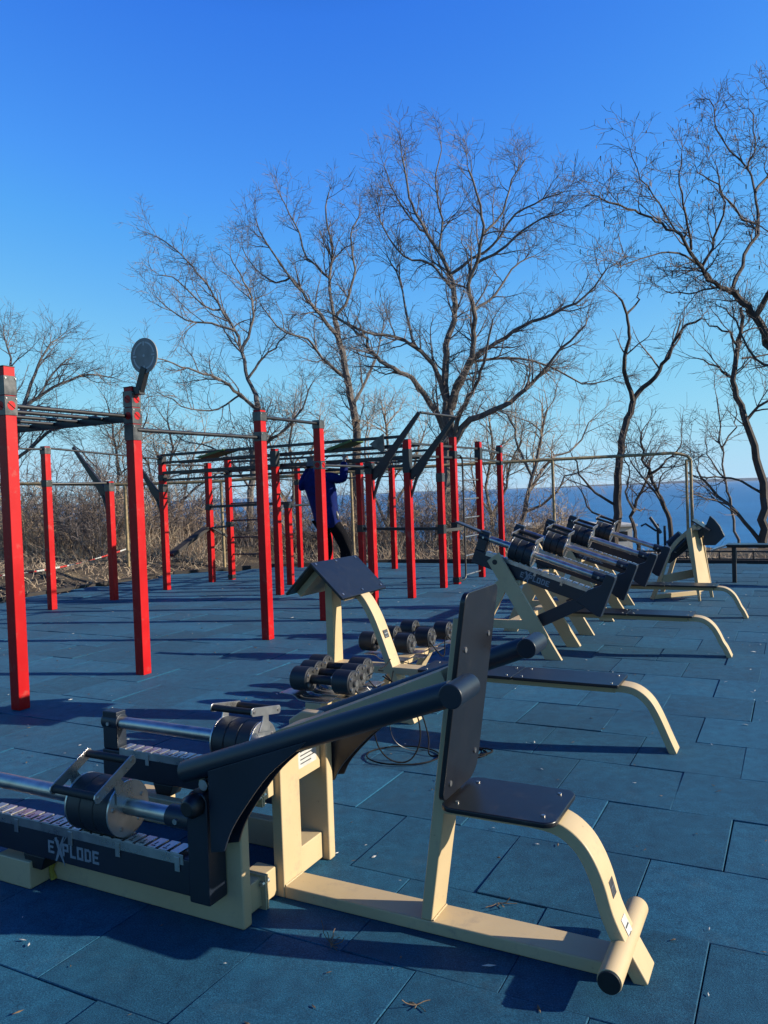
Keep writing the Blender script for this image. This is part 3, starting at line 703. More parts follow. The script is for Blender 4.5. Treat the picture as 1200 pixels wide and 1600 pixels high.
def post(T, k, cols=()):
    w, u, h = POSTS[k]
    p = T.part('post', MB().box(w-HP, w+HP, u-HP, u+HP, 0, h), 'red', bev=.006)
    T.part('post_cap', MB().box(w-HP-.002, w+HP+.002, u-HP-.002, u+HP+.002, h, h+.006), 'gunmetal', parent=p)
    for z0, hh, style in cols:
        e = .006
        mb = MB().box(w-HP-e, w+HP+e, u-HP-e, u+HP+e, z0, z0+hh)
        b = T.part('bracket', mb, 'bracket' if style else 'gunmetal', bev=.003, parent=p)
        if style == 2:                       # round openings through which the red post shows
            m = MB()
            for q in range(2):
                c = (w+HP+e, u, z0+hh/2) if q == 0 else (w, u-HP-e, z0+hh/2)
                d = (.0015, 0, 0) if q == 0 else (0, -.0015, 0)
                m.tube([c, tuple(Vector(c)+Vector(d))], .036, 20)
            T.part('opening', m, 'red', parent=p)
            m = MB()
            for q in range(2):
                c = Vector((w+HP+e+.0015, u, z0+hh/2)) if q == 0 else Vector((w, u-HP-e-.0015, z0+hh/2))
                t = Vector((0, .03, -.022)) if q == 0 else Vector((.03, 0, -.022))
                m.bar(c-t, c+t, .002, .012, (1, 0, 0) if q == 0 else (0, 1, 0))
            T.part('bolt', m, 'gunmetal', parent=p)
        bb = MB()
        for s in (-1, 1):
            bb.tube([(w+HP+e, u+s*.044, z0+hh-.02), (w+HP+e+.006, u+s*.044, z0+hh-.02)], .007, 8)
        T.part('bolt', bb, 'steel', parent=p)
    return p
def rod(T, a, b, r=.017, name='pull_up_bar', m='gunmetal'):
    return T.part(name, MB().tube([a, b], r, 12), m)
def flat(T, a, b, w, h, name='rail', upv=(0, 0, 1), m='gunmetal'):
    return T.part(name, MB().bar(a, b, w, h, upv), m, bev=.003)
def front_rig():
    T = Thing('pull_up_rig', 'nearest row of tall red posts with pull-up bars and a round steel disc', 'workout rig', -5.3, 7.0)
    a, b, h, m, o = (POSTS[k] for k in 'abhmo')
    post(T, 'a', ((2.44, .15, 1), (2.285, .15, 2)))
    pb = post(T, 'b', ((2.44, .145, 2), (2.29, .145, 2), (2.14, .145, 1)))
    post(T, 'h', ((2.42, .10, 1), (2.20, .10, 1)))
    post(T, 'm', ((2.41, .10, 1), (1.905, .10, 2)))
    post(T, 'o', ((1.84, .155, 0),))
    # ladder of rungs reaching left
    for u in (a[1], b[1]): flat(T, (-5.44, u, 2.345), (-9.1, u, 2.345), .04, .065, 'ladder_rail')
    for i in range(11): rod(T, (-5.40-.33*i, a[1]+.02, 2.362), (-5.40-.33*i, b[1]-.02, 2.362), .018, 'rung')
    for u in (a[1], b[1]): T.part('post', MB().box(-9.2, -9.1, u-.05, u+.05, 0, 2.5), 'red', bev=.006)
    rod(T, (-5.32, b[1], 2.235), (-5.27, h[1], 2.24), .02)
    rod(T, (-5.27, h[1], 2.47), (-5.32, m[1], 2.475), .02)
    rod(T, (-5.32, m[1], 1.955), (-5.23, o[1], 1.94), .018)
    # target disc on a bent arm
    w, u = -5.32, b[1]
    T.part('disc_arm', MB().bar((w-.05, u, 2.585), (w+.085, u, 2.585), .07, .07).bar((w+.05, u, 2.575), (w+.155, u-.02, 2.78), .07, .055, (0, 1, 0)), 'gunmetal', bev=.004)
    dc = (w+.155, u-.03, 2.885)
    def D(mb): return mb.xf(lambda p: Vector((dc[0]+p.x, dc[1]+p.y, dc[2]+p.z)))
    ds = T.part('disc', D(MB().tube([(0, -.006, 0), (0, .006, 0)], .158, 48)), 'disc_metal', bev=.002)
    sl = MB()
    for q in range(4):
        a0 = pi/2*q
        for k in range(7):
            t0 = a0+.16+k*(pi/2-.32)/7; t1 = t0+(pi/2-.32)/7
            sl.prism([(.126*cos(t0), .126*sin(t0)), (.126*cos(t1), .126*sin(t1)), (.112*cos(t1), .112*sin(t1)), (.112*cos(t0), .112*sin(t0))], -.0075, -.0062)
        c_, s_ = cos(a0), sin(a0)
        sl.prism([(.128*c_-.007*s_, .128*s_+.007*c_), (.128*c_+.007*s_, .128*s_-.007*c_), (.09*c_+.007*s_, .09*s_-.007*c_), (.09*c_-.007*s_, .09*s_+.007*c_)], -.0076, -.0061)
    sl.tube([(0, -.008, 0), (0, -.006, 0)], .012, 16)
    T.part('disc_slots', D(sl), 'white', parent=ds)
    # slanting wing brackets with a high bar
    wing(T, POSTS['o'], 1)
    return T
def wing(T, p, s, z=1.85, tip=(.78, .78)):
    w, u, h = p
    return T.part('slanted_bracket', MB().sweep([(w+s*.03, z-.05), (w+s*.20, z+.10), (w+s*tip[0], z+tip[1])], [.12, .12, .045], u-.02, u+.02)
        .sweep([(w+s*.04, z-.36), (w+s*.14, z-.08), (w+s*.30, z+.16)], [.025, .04, .06], u-.018, u+.018), 'gunmetal', bev=.003)
front_rig()
def main_rig():
    T = Thing('climbing_rig', 'big red and black climbing frame with long overhead bars, behind the front row', 'workout rig', -7.2, 11.5)
    e, f, g, i, j, n, p, q, r, s, t, v = (POSTS[k] for k in 'efgijnpqrstv')
    post(T, 'e', ((2.20, .15, 0), (1.92, .10, 0), (1.72, .14, 0))); post(T, 'f', ((1.36, .11, 0),)); post(T, 'g', ((2.0, .12, 0), (1.02, .10, 0), (0.02, .08, 0)))
    post(T, 'i', ((2.05, .25, 0),)); post(T, 'j', ((1.8, .12, 0),)); post(T, 'n', ((.92, .12, 0), (1.9, .1, 0))); post(T, 'p')
    post(T, 'q', ((1.86, .35, 0),)); post(T, 'r', ((1.72, .14, 1), (.88, .15, 0))); post(T, 's', ((2.1, .13, 0), (.90, .14, 0), (.03, .09, 0)))
    post(T, 't', ((2.1, .22, 0),)); post(T, 'v', ((2.30, .12, 0), (2.05, .08, 0)))
    for z, k in ((2.36, .035), (2.23, .03), (2.05, .045), (1.925, .03)): flat(T, (e[0], e[1]-.02, z), (q[0], q[1]-.02, z+.04), k, k+.01, 'overhead_rail')
    for z in (2.24, 2.05): flat(T, (e[0], e[1]+.45, z), (q[0], q[1]+.45, z+.04), .03, .035, 'overhead_rail')
    flat(T, (g[0], g[1], 2.26), (s[0], s[1], 2.27), .035, .04, 'overhead_rail'); flat(T, (g[0], g[1], 2.08), (r[0], s[1], 2.10), .03, .035, 'overhead_rail')
    for k in range(9): rod(T, (-9.3+k*.5, e[1]-.0, 2.06), (-9.3+k*.5, e[1]+.45, 2.05), .014, 'rung')
    for z in (2.3, 2.12):
        for a, b in ((q, r), (r, s), (s, t), (t, v)): flat(T, (a[0], a[1], z), (b[0], b[1], z), .03, .035, 'top_rail')
    rod(T, (e[0], e[1], 2.2), (f[0], f[1], 2.2), .016); rod(T, (f[0], f[1], 2.05), (g[0], g[1], 2.05), .016)
    rod(T, (i[0], i[1], 2.08), (p[0], p[1], 1.98), .014); rod(T, (g[0], g[1], 2.0), (j[0], j[1], 1.9), .014); rod(T, (j[0], j[1], 1.9), (p[0], p[1], 1.9), .014)
    flat(T, (f[0], f[1]-.02, 1.42), (-8.02, f[1]-.02, 1.45), .04, .05, 'mid_rail')
    flat(T, (n[0], n[1], .97), (r[0], r[1], .96), .04, .05, 'mid_rail'); flat(T, (r[0], r[1], .93), (s[0]+.12, s[1], .93), .05, .05, 'mid_rail')
    rod(T, (g[0], f[1], 1.03), (g[0], g[1], 1.03), .02)
    T.part('sit_up_board', MB().bar((-9.86, 10.72, .60), (-9.86, 11.70, 1.02), .16, .06), 'dark_wood', bev=.004)
    T.part('brace', MB().bar((-9.75, 11.75, 1.03), (-9.70, 12.1, .85), .04, .04), 'gunmetal')
    for k in range(6): rod(T, (g[0], g[1], .49+.325*k), (g[0]+.75, g[1], .50+.325*k), .014, 'rung')
    rod(T, (g[0]+.75, g[1], .2), (g[0]+.75, g[1], 2.38), .016, 'stile')
    # hoop ladder between the last posts
    sw = s[0]+.04
    T.part('ladder_frame', MB().tube([(sw, 12.42, 2.16)]+[(sw, 12.60, 2.16), (sw, 12.68, 2.12), (sw, 12.70, 2.03), (sw, 12.70, .16), (sw, 12.68, .08), (sw, 12.60, .05), (sw, 12.42, .05)], .016, 10)
        .tube([(sw, 13.62, 2.16), (sw, 13.62, .10)], .014, 10), 'gunmetal')
    for k in range(7): rod(T, (sw, 12.70, .12+.325*k), (sw, 13.62, .12+.325*k), .014, 'rung', 'steel')
    for x0, x1, in ((-9.10, -8.48), (-6.50, -6.04)):
        u = e[1]
        gb = MB().prism([(x0, 2.285), (x1, 2.40), (x1+.02, 2.375), (x0+.1, 2.262)], u-.06, u+.34)
        for q_ in range(5):
            for w_ in range(3):
                cx = x0+.08+q_*(x1-x0-.1)/5; cz = 2.285+(cx-x0)/(x1-x0)*.115
                gb.tube([(cx, u+.02+w_*.12, cz), (cx, u+.02+w_*.12, cz+.022)], [.020, .008], 8)
        T.part('grip_board', gb, 'green_grip', label='green board of climbing grips')
    wing(T, q, 1); wing(T, e, -1, 1.65, (.68, .72))
    rod(T, (POSTS['o'][0]+.78, POSTS['o'][1]+.03, 2.63), (q[0]+.78, q[1], 2.63), .018, 'high_bar')
    T.part('panel', MB().prism([(-5.70, 2.31), (-5.45, 2.46), (-5.45, 2.20), (-5.5, 2.18)], 10.55, 10.56), 'bracket', bev=.002)
main_rig()
def left_rig():
    T = Thing('low_pull_up_bar', 'pair of red posts near the bushes at left, one tall, one short with slanted bracket', 'workout rig', -9.87, 8.8)
    c_, d = POSTS['c'], POSTS['d']
    post(T, 'c', ((2.33, .10, 1), (1.84, .10, 0))); post(T, 'd', ((1.75, .14, 1),))
    rod(T, (c_[0], c_[1], 1.885), (d[0], d[1], 1.885), .018); rod(T, (c_[0], c_[1], 2.40), (c_[0], c_[1]-1.9, 2.40), .015); rod(T, (c_[0], c_[1]+0.05, 2.42), (POSTS['e'][0], POSTS['e'][1]-.06, 2.30), .015)
    wing(T, d, -1, 1.74, (.78, .76))
left_rig()
def dips():
    T = Thing('parallel_dip_bars', 'two short red posts carrying a black dip bar, inside the climbing frame', 'dip station', -8.0, 12.4)
    post(T, 'k', ((1.36, .11, 0),)); post(T, 'l', ((1.34, .11, 0),))
    a, b = POSTS['k'], POSTS['l']
    rod(T, (a[0], a[1]-.05, 1.40), (b[0], b[1]+.1, 1.40), .02, 'dip_bar')
dips()

#PERSON
# ---------------------------------------------------------------- the person on the pull-up bar
def skin_obj(name, chains, mat, parent, org, sub=2):
    vs = []; es = []; rs = []; idx = {}
    for ch in chains:
        prev = None
        for p, r in ch:
            key = tuple(round(q, 3) for q in p)
            if key not in idx: idx[key] = len(vs); vs.append(tuple(Vector(p)-org)); rs.append(r)
            if prev is not None: es.append((prev, idx[key]))
            prev = idx[key]
    me = bpy.data.meshes.new(name); me.from_pydata(vs, es, []); me.materials.append(MAT[mat])
    o = bpy.data.objects.new(name, me); link(o, parent)
    m = o.modifiers.new('skin', 'SKIN'); m.use_smooth_shade = True; m.branch_smoothing = .6
    for i, r in enumerate(rs):
        r = r if isinstance(r, tuple) else (r, r)
        me.skin_vertices[0].data[i].radius = r
    me.skin_vertices[0].data[0].use_root = True
    s = o.modifiers.new('sub', 'SUBSURF'); s.levels = s.render_levels = sub
    return o
def person():
    u = 10.42; org = Vector((-6.5, u, 0))
    root = bpy.data.objects.new('person', None); link(root); root.location = W3(-6.5, u); root.rotation_euler = (0, 0, -A0)
    tag(root, 'person in blue jacket and dark trousers doing a pull-up, seen from behind', 'person')
    hip, waist, chest, neck = (-6.40, u, 1.20), (-6.45, u, 1.42), (-6.54, u-.01, 1.74), (-6.60, u+.02, 1.90)
    shR, elR, haR = (-6.38, u, 1.84), (-6.08, u-.02, 1.80), (-6.13, u+.10, 2.10)
    shL, elL, haL = (-6.76, u, 1.80), (-6.82, u-.08, 1.68), (-6.80, u+.08, 1.98)
    haL = (-6.68, u+.12, 2.10)
    hR, kR, aR, tR = (-6.29, u, 1.12), (-6.12, u+.05, .78), (-6.06, u-.08, .40), (-6.05, u+.04, .27)
    hL, kL, aL, tL = (-6.49, u, 1.12), (-6.45, u+.06, .74), (-6.47, u-.08, .36), (-6.47, u+.04, .24)
    body = skin_obj('body', [
        [(hip, (.13, .10)), (waist, (.12, .09)), (chest, (.15, .10)), (neck, .055), ((-6.62, u+.04, 1.97), .062), ((-6.64, u+.05, 2.05), (.080, .098)), ((-6.64, u+.05, 2.11), (.062, .08))],
        [(chest, (.15, .10)), (shR, .06), (elR, .042), (haR, .028), ((-6.13, u+.12, 2.14), .034)],
        [(chest, (.15, .10)), (shL, .06), (elL, .042), (haL, .028), ((-6.67, u+.14, 2.14), .034)],
        [(hip, (.13, .10)), (hR, .09), (kR, .062), (aR, .038), (tR, .036)],
        [(hip, (.13, .10)), (hL, .09), (kL, .062), (aL, .038), (tL, .036)]], 'skin', root, org)
    # fingers curled over the bar, thumb under it
    for nm, hx in (('right_hand', haR[0]), ('left_hand', haL[0])):
        ch = []
        for k in range(4):
            x = hx-.033+.022*k; y0 = u+.10; ln = (.9, 1, .95, .8)[k]
            ch.append([((x, y0, 2.135), .0105), ((x, y0+.030*ln, 2.17), .0100), ((x, y0+.062*ln, 2.16), .0090), ((x, y0+.070*ln, 2.125), .0080)])
        ch.append([((hx+.04, y0, 2.11), .012), ((hx+.055, y0+.03, 2.105), .0105), ((hx+.045, y0+.06, 2.115), .009)])
        for q, c_ in enumerate(ch):
            skin_obj('finger' if q < 4 else 'thumb', [c_], 'skin', body, org, 1)
    skin_obj('hair', [[((-6.64, u+.035, 2.08), (.090, .100)), ((-6.64, u+.035, 2.13), (.070, .085)), ((-6.64, u+.045, 2.15), (.045, .055))], [((-6.64, u+.035, 2.08), (.090, .10)), ((-6.635, u+.015, 2.02), (.075, .07))]], 'hair', body, org)
    rings = ((1.07, -6.395, .195, .15), (1.075, -6.395, .205, .16), (1.2, -6.41, .212, .17), (1.38, -6.445, .222, .168), (1.58, -6.485, .250, .168), (1.72, -6.52, .275, .165), (1.82, -6.55, .262, .15), (1.90, -6.59, .16, .115), (1.95, -6.605, .092, .085), (1.99, -6.61, .082, .08))
    rj = random.Random(4); vs = []; N = 20
    for z, c_, a, b in rings:
        for q in range(N):
            an = 2*pi*q/N; k = 1+rj.uniform(-.035, .035)
            vs.append((c_-org.x+a*cos(an)*k, b*sin(an)*k, z+rj.uniform(-.008, .008)))
    jb = MB().add(vs, [(r_*N+q, r_*N+(q+1) % N, (r_+1)*N+(q+1) % N, (r_+1)*N+q) for r_ in range(len(rings)-1) for q in range(N)]+[tuple(range(N-1, -1, -1))])
    jk = finish('jacket', jb, 'jacket', root); sb = jk.modifiers.new('sub', 'SUBSURF'); sb.levels = sb.render_levels = 2
    skin_obj('sleeve', [[((-6.50, u, 1.80), .10), ((-6.38, u, 1.84), .105), ((-6.22, u-.01, 1.82), .090), (elR, .080), ((-6.10, u+.04, 1.96), .068), ((-6.13, u+.09, 2.07), .052)]], 'jacket', jk, org)
    skin_obj('sleeve', [[((-6.62, u, 1.78), .10), ((-6.75, u-.01, 1.79), .105), (elL, .095), ((-6.77, u+.02, 1.88), .070), ((-6.69, u+.10, 2.05), .052)]], 'jacket', jk, org)
    skin_obj('trousers', [
        [((-6.42, u, 1.17), (.15, .12)), (hR, .112), ((-6.19, u+.03, .96), .12), (kR, .105), ((-6.08, u-.02, .58), .094), ((-6.06, u-.06, .42), .080)],
        [((-6.42, u, 1.17), (.15, .12)), (hL, .112), ((-6.47, u+.03, .93), .105), (kL, .092), ((-6.46, u-.03, .55), .082), ((-6.47, u-.07, .38), .070)]], 'trousers', root, org)
    for a, t in ((aR, tR), (aL, tL)):
        skin_obj('shoe', [[((a[0], a[1]-.03, a[2]-.02), .048), ((a[0], a[1]+.04, a[2]-.09), .050), ((t[0], t[1]+.02, t[2]-.03), .042)]], 'black', root, org, 2)
    skin_obj('belt_bag', [[((-6.26, u-.01, 1.33), (.035, .04)), ((-6.22, u-.01, 1.25), (.04, .04)), ((-6.22, u-.01, 1.18), (.03, .03))]], 'label_grey', root, org)
person()

#BACK
# ---------------------------------------------------------------- pipe, tape, building, railing
def pipe():
    T = Thing('gas_pipe', 'rusty yellow overhead pipe on thin posts along the edge of the bluff', 'pipe', 0, 17.5, site=False)
    Y = 17.5
    P = [at(x, y, Y) for x, y in ((-60, 757), (30, 756), (195, 757), (340, 752), (545, 737), (700, 727), (863, 718), (1000, 711), (1048, 708), (1060, 709), (1073, 712), (1079, 718))]
    T.part('pipe_run', MB().tube([tuple(p) for p in P], .035, 12), 'yellow_pipe')
    b = P[-1]
    T.part('downpipe', MB().tube([tuple(b), (b.x+.02, Y, -3)], .034, 12), 'yellow_pipe')
    T.part('downpipe', MB().tube([(b.x-.10, Y, b.z-.01), (b.x-.08, Y, -3)], .030, 12).tube([(b.x-.10, Y, b.z-.02), (b.x, Y, b.z-.02)], .030, 10), 'yellow_pipe')
    for x, y in ((195, 757), (345, 752), (548, 737), (863, 718)):
        p = at(x, y, Y); T.part('support', MB().tube([(p.x, Y, p.z), (p.x+.02, Y, -1.6)], .032, 10), 'yellow_pipe')
pipe()
def barrier_tape():
    mb = MB(); P = []
    a = at(-40, 902, 13.2); b = at(197, 858, 16.9)
    n = 60; vs = []; fs = []
    for i in range(n+1):
        t = i/n; p = a.lerp(b, t); p.z -= .22*4*t*(1-t)*.5; tw = t*7
        d = Vector((0, sin(tw)*.012, cos(tw)*.018)); vs += [p-d, p+d]
    for i in range(n):
        mb.mi = (i//3) % 2; mb.add([vs[2*i], vs[2*i+2], vs[2*i+3], vs[2*i+1]], [(0, 1, 2, 3)])
    o = finish('barrier_tape', mb, ['red_tape', 'white']); s = o.modifiers.new('thick', 'SOLIDIFY'); s.thickness = .002
    tag(o, 'sagging red and white barrier tape in front of the brown bushes at left', 'tape')
barrier_tape()
def building(x0, x1, Y, z0, z1, depth, label, n):
    T = Thing('beach_building', label, 'building', (x0+x1)/2, Y, site=False)
    T.part('wall', MB().box(x0, x1, Y, Y+depth, z0, z1), 'wall_white')
    T.part('roof', MB().box(x0-.4, x1+.4, Y-.5, Y+depth+.4, z1, z1+.25), 'wall_white', bev=.03)
    w = (x1-x0)/n
    for i in range(n):
        f = T.part('window', MB().box(x0+w*(i+.25), x0+w*(i+.75), Y-.03, Y-.001, z1-1.5, z1-.5), 'dark_wood')
        T.part('pane', MB().box(x0+w*(i+.29), x0+w*(i+.71), Y-.04, Y-.031, z1-1.44, z1-.56), 'glass_dark', parent=f)
building(12.2, 19.6, 74, -14, -2.3, 6, 'long low white beach building glimpsed below the bluff behind the levers', 5)
building(31.2, 35.0, 90, -20, -6.9, 5, 'small white building below the bluff at the right behind the low railing', 3)
building(19.4, 25.5, 82, -16, -2.9, 5, 'white hut below the bluff behind the seaward machine', 3)
def umbrella():
    T = Thing('beach_parasol', 'folded pink parasol below the bluff beside the white building', 'parasol', 17.3, 66, site=False)
    T.part('pole', MB().tube([(17.3, 66, -9.5), (17.3, 66, -2.9)], .04, 8), 'white')
    T.part('canopy', MB().tube([(17.3, 66, -4.6), (17.3, 66, -4.3), (17.3, 66, -3.0)], [.75, .8, .05], 12), 'pink_cloth')
umbrella()
def low_rail():
    T = Thing('low_railing', 'low black railing along the sea edge of the tiles at right', 'railing', 2.0, 16.75)
    for z in (.05, .20): T.part('rail', MB().bar((-3.2, 16.75, z), (9, 16.75, z), .03, .03), 'gunmetal')
    mb = MB(); w = -3.2
    while w < 9: mb.box(w, w+.025, 16.735, 16.765, -.15, .21); w += .30
    T.part('pickets', mb, 'gunmetal')
low_rail()
#TREES
# ---------------------------------------------------------------- bare trees
def rand_perp(t, rg):
    v = Vector((rg.gauss(0, 1), rg.gauss(0, 1), rg.gauss(0, 1))); v -= t*v.dot(t)
    return v.normalized()
def grow(p, d, L, r0, rg, wander, up, nseg):
    pts = [p.copy()]; d = d.normalized(); c = p.copy()
    for i in range(nseg):
        d = (d+Vector((rg.gauss(0, wander), rg.gauss(0, wander), rg.gauss(0, wander)+up))).normalized()
        c = c+d*(L/nseg); pts.append(c.copy())
    return pts, [max(r0*(1-.75*i/nseg), .0035) for i in range(nseg+1)]
def tree(name, label, cat, Y, limbs, seed, dens=1.0, Lsc=1.0, bk='bark_grey', tw='twig_pink', group=None, thick=1.0, twr=1.0, pods=0, droop=0, spreadY=.6):
    rg = random.Random(seed); px = Y/F
    base = at(*limbs[0][0][0][:2], Y); root = bpy.data.objects.new(name, None); link(root); base.z = terrain_z(base.x, base.y)-.1
    root.location = base; tag(root, label, cat, group)
    trunk = MB(); crown = MB(); pod = MB(); L1s = []
    for li, (pts, r0, r1) in enumerate(limbs):
        sl = 0 if li == 0 else rg.uniform(-spreadY, spreadY)
        P = []; acc = 0; last = None
        start = getattr(limbs, 'x', None)
        for q in pts:
            if last: acc += math.hypot(q[0]-last[0], q[1]-last[1])
            last = q; P.append(at(q[0], q[1], Y+sl*acc*px))
        if li == 0: P[0].z = base.z
        P = arc(P, 3); n = len(P)
        P = [p+(Vector((rg.gauss(0, .02), rg.gauss(0, .05), rg.gauss(0, .02))) if 0 < i < n-1 else Vector()) for i, p in enumerate(P)]
        rad = [max((r0+(r1-r0)*(i/(n-1))**.8)*px*.5*thick, .006) for i in range(n)]
        trunk.tube([p-base for p in P], rad, 8 if r0 > 8 else 6, cap=True)
        seg = [0]
        for i in range(1, n): seg.append(seg[-1]+(P[i]-P[i-1]).length)
        tot = seg[-1]
        # children of the limb
        cnt = int(tot*2.6*dens); t0 = .45 if li == 0 else .12
        kids = [(rg.uniform(t0, 1)) for _ in range(cnt)]+([1.0, 1.0] if r1 < 5 else [])
        for t in kids:
            s = t*tot; i = min(max(1, next((k for k in range(n) if seg[k] >= s), n-1)), n-1)
            f = (s-seg[i-1])/max(1e-6, seg[i]-seg[i-1]); p = P[i-1].lerp(P[i], f); tg = (P[i]-P[i-1]).normalized()
            pv = rand_perp(tg, rg); pv.z += .25; ang = radians(rg.uniform(25, 65)) if t < 1 else radians(rg.uniform(5, 40))
            d = tg*cos(ang)+pv*sin(ang)
            L = Lsc*rg.uniform(.7, 1.9)*(1.15-.5*t); rr = min(rad[i]*.6, .020*twr*(.6+.5*L))
            L1s.append((p, d, L, rr))
    for p, d, L, rr in L1s:
        a, ra = grow(p, d, L, rr, rg, .15, .035-droop, 7)
        crown.tube([q-base for q in a], ra, 4, False)
        for _ in range(int(2+L*4.2*dens)):
            t = rg.uniform(.1, 1); i = min(int(t*7), 6); q = a[i].lerp(a[i+1], t*7-i); tg = (a[i+1]-a[i]).normalized(); pv = rand_perp(tg, rg)
            an = radians(rg.uniform(25, 60)); L2 = rg.uniform(.3, 1.0)*Lsc*(1.25-.5*t)
            b, rb = grow(q, tg*cos(an)+pv*sin(an), L2, max(ra[i]*.55, .0052*twr), rg, .17, .02-droop, 4)
            crown.tube([w-base for w in b], rb, 3, False)
            for _ in range(int(1+L2*5.5*dens)):
                t = rg.uniform(.2, 1); i = min(int(t*4), 3); q = b[i].lerp(b[i+1], t*4-i); tg = (b[i+1]-b[i]).normalized(); pv = rand_perp(tg, rg)
                an = radians(rg.uniform(25, 70)); L3 = rg.uniform(.15, .50)*Lsc
                e, re = grow(q, tg*cos(an)+pv*sin(an), L3, .0042*twr, rg, .15, -droop, 2)
                crown.tube([w-base for w in e], re, 3, False)
                if pods and rg.random() < pods:
                    c_ = e[-1]-base; w_ = rg.uniform(.008, .014); h_ = rg.uniform(.05, .11); x_ = rand_perp(Vector((0, 0, 1)), rg)*w_
                    pod.add([c_-x_, c_+x_, c_+x_*.6-Vector((0, 0, h_)), c_-x_*.6-Vector((0, 0, h_))], [(0, 1, 2, 3)])
    finish('trunk', trunk, bk, root); finish('crown', crown, tw, root)
    if pod.v: finish('seed_pods', pod, 'dead_leaf', root, smooth=False)
    return root

tree('bare_tree', 'tallest bare tree in the middle, its wide crown above the rigs', 'tree', 24, [
    ([(692, 885), (695, 800), (698, 720), (700, 668), (701, 630)], 32, 18),
    ([(696, 700), (690, 663), (665, 619), (643, 591), (615, 577), (587, 557), (570, 529), (553, 515), (515, 488)], 13, 3),
    ([(697, 660), (693, 610), (676, 572), (648, 541), (620, 527), (570, 518), (530, 500)], 11, 3),
    ([(699, 640), (696, 580), (698, 540), (710, 501), (711, 462), (704, 429), (687, 395), (665, 362), (648, 328), (637, 295), (628, 245)], 14, 2.5),
    ([(704, 640), (712, 602), (732, 568), (740, 529), (740, 485), (732, 446), (743, 412), (754, 367), (749, 323), (732, 265)], 13, 2.5),
    ([(706, 640), (722, 596), (743, 557), (777, 535), (816, 510), (866, 490), (916, 462), (948, 420)], 12, 2.5),
    ([(703, 700), (722, 669), (743, 652), (777, 638), (810, 619), (844, 585), (877, 546), (915, 508)], 16, 3),
    ([(706, 690), (722, 640), (738, 613), (752, 580), (762, 540), (770, 500)], 10, 2.5),
    ([(704, 429), (732, 407), (771, 384), (805, 334), (849, 312), (880, 300)], 7, 2),
    ([(743, 412), (790, 385), (830, 350), (880, 330)], 6, 2),
    ([(711, 462), (690, 430), (668, 410), (630, 400), (600, 360), (590, 320)], 6, 2),
    ([(665, 362), (640, 340), (615, 300), (600, 260)], 5, 2),
    ([(740, 485), (775, 460), (800, 420), (835, 400)], 6, 2),
    ([(732, 568), (790, 560), (850, 570), (910, 600), (960, 590)], 6, 2),
    ([(648, 541), (635, 490), (625, 440), (605, 400)], 6, 2),
    ([(754, 367), (785, 330), (800, 280), (820, 250)], 5, 2),
    ([(687, 395), (690, 340), (680, 290), (690, 235)], 5, 2)], 11, dens=1.2, Lsc=.9, thick=.88, tw='twig_pink', twr=1.1)
tree('bare_tree', 'slender bare tree directly left of the tallest one, pinkish twigs', 'tree', 27, [
    ([(557, 885), (557, 780), (556, 675), (550, 635), (542, 591), (531, 535), (523, 501)], 17, 9),
    ([(531, 535), (500, 490), (481, 468), (453, 434), (425, 395), (402, 350)], 8, 2),
    ([(523, 501), (514, 434), (520, 390), (509, 340), (514, 300)], 7, 2),
    ([(523, 501), (545, 460), (555, 420), (548, 370), (560, 340)], 6, 2),
    ([(542, 591), (505, 560), (480, 530), (445, 520), (410, 480)], 6, 2),
    ([(550, 635), (575, 590), (590, 550), (600, 500)], 6, 2),
    ([(514, 434), (480, 400), (460, 350), (440, 310)], 5, 1.8),
    ([(453, 434), (430, 440), (400, 420), (380, 390)], 4, 1.6)], 12, dens=1.25, Lsc=.85, thick=.9, twr=1.1)
tree('bare_tree', 'bare tree with a leaning crown behind the round disc', 'tree', 23, [
    ([(390, 888), (391, 820), (392, 767), (398, 700), (404, 650), (400, 617)], 15, 9),
    ([(400, 617), (387, 592), (377, 550), (367, 517), (346, 483), (329, 454), (308, 425), (283, 396), (245, 370)], 8, 2),
    ([(402, 640), (375, 617), (350, 596), (317, 583), (283, 571), (245, 560)], 7, 2),
    ([(387, 592), (405, 565), (428, 545), (450, 520)], 5, 2),
    ([(377, 550), (392, 510), (394, 465), (375, 430), (360, 400)], 6, 2),
    ([(396, 730), (417, 692), (442, 675), (471, 637), (487, 600)], 8, 2),
    ([(367, 517), (330, 505), (290, 500), (250, 470)], 5, 1.8),
    ([(346, 483), (320, 480), (280, 440), (250, 430)], 4, 1.6),
    ([(375, 617), (340, 640), (300, 640), (260, 620)], 4, 1.6),
    ([(394, 767), (360, 720), (330, 700), (290, 690)], 5, 2)], 13, dens=1.2, Lsc=.82, thick=.9, twr=1.1)
tree('bare_tree', 'dark crooked bare tree forking in two, right of the middle before the sea', 'tree', 21, [
    ([(958, 860), (962, 820), (965, 775), (967, 730), (972, 690), (980, 655), (989, 628)], 15, 10),
    ([(989, 628), (977, 580), (977, 550), (982, 520), (980, 490), (967, 465)], 8, 3),
    ([(989, 628), (1005, 605), (1030, 580), (1050, 545), (1065, 515), (1095, 498)], 9, 3),
    ([(1040, 562), (1055, 530), (1063, 505)], 5, 3), ([(980, 490), (995, 475), (997, 460)], 4, 2),
    ([(965, 790), (930, 770), (905, 740), (895, 715)], 5, 2), ([(960, 815), (925, 800), (910, 770)], 4, 2)], 14, dens=.35, Lsc=.8, bk='bark_dark', tw='twig_dark')
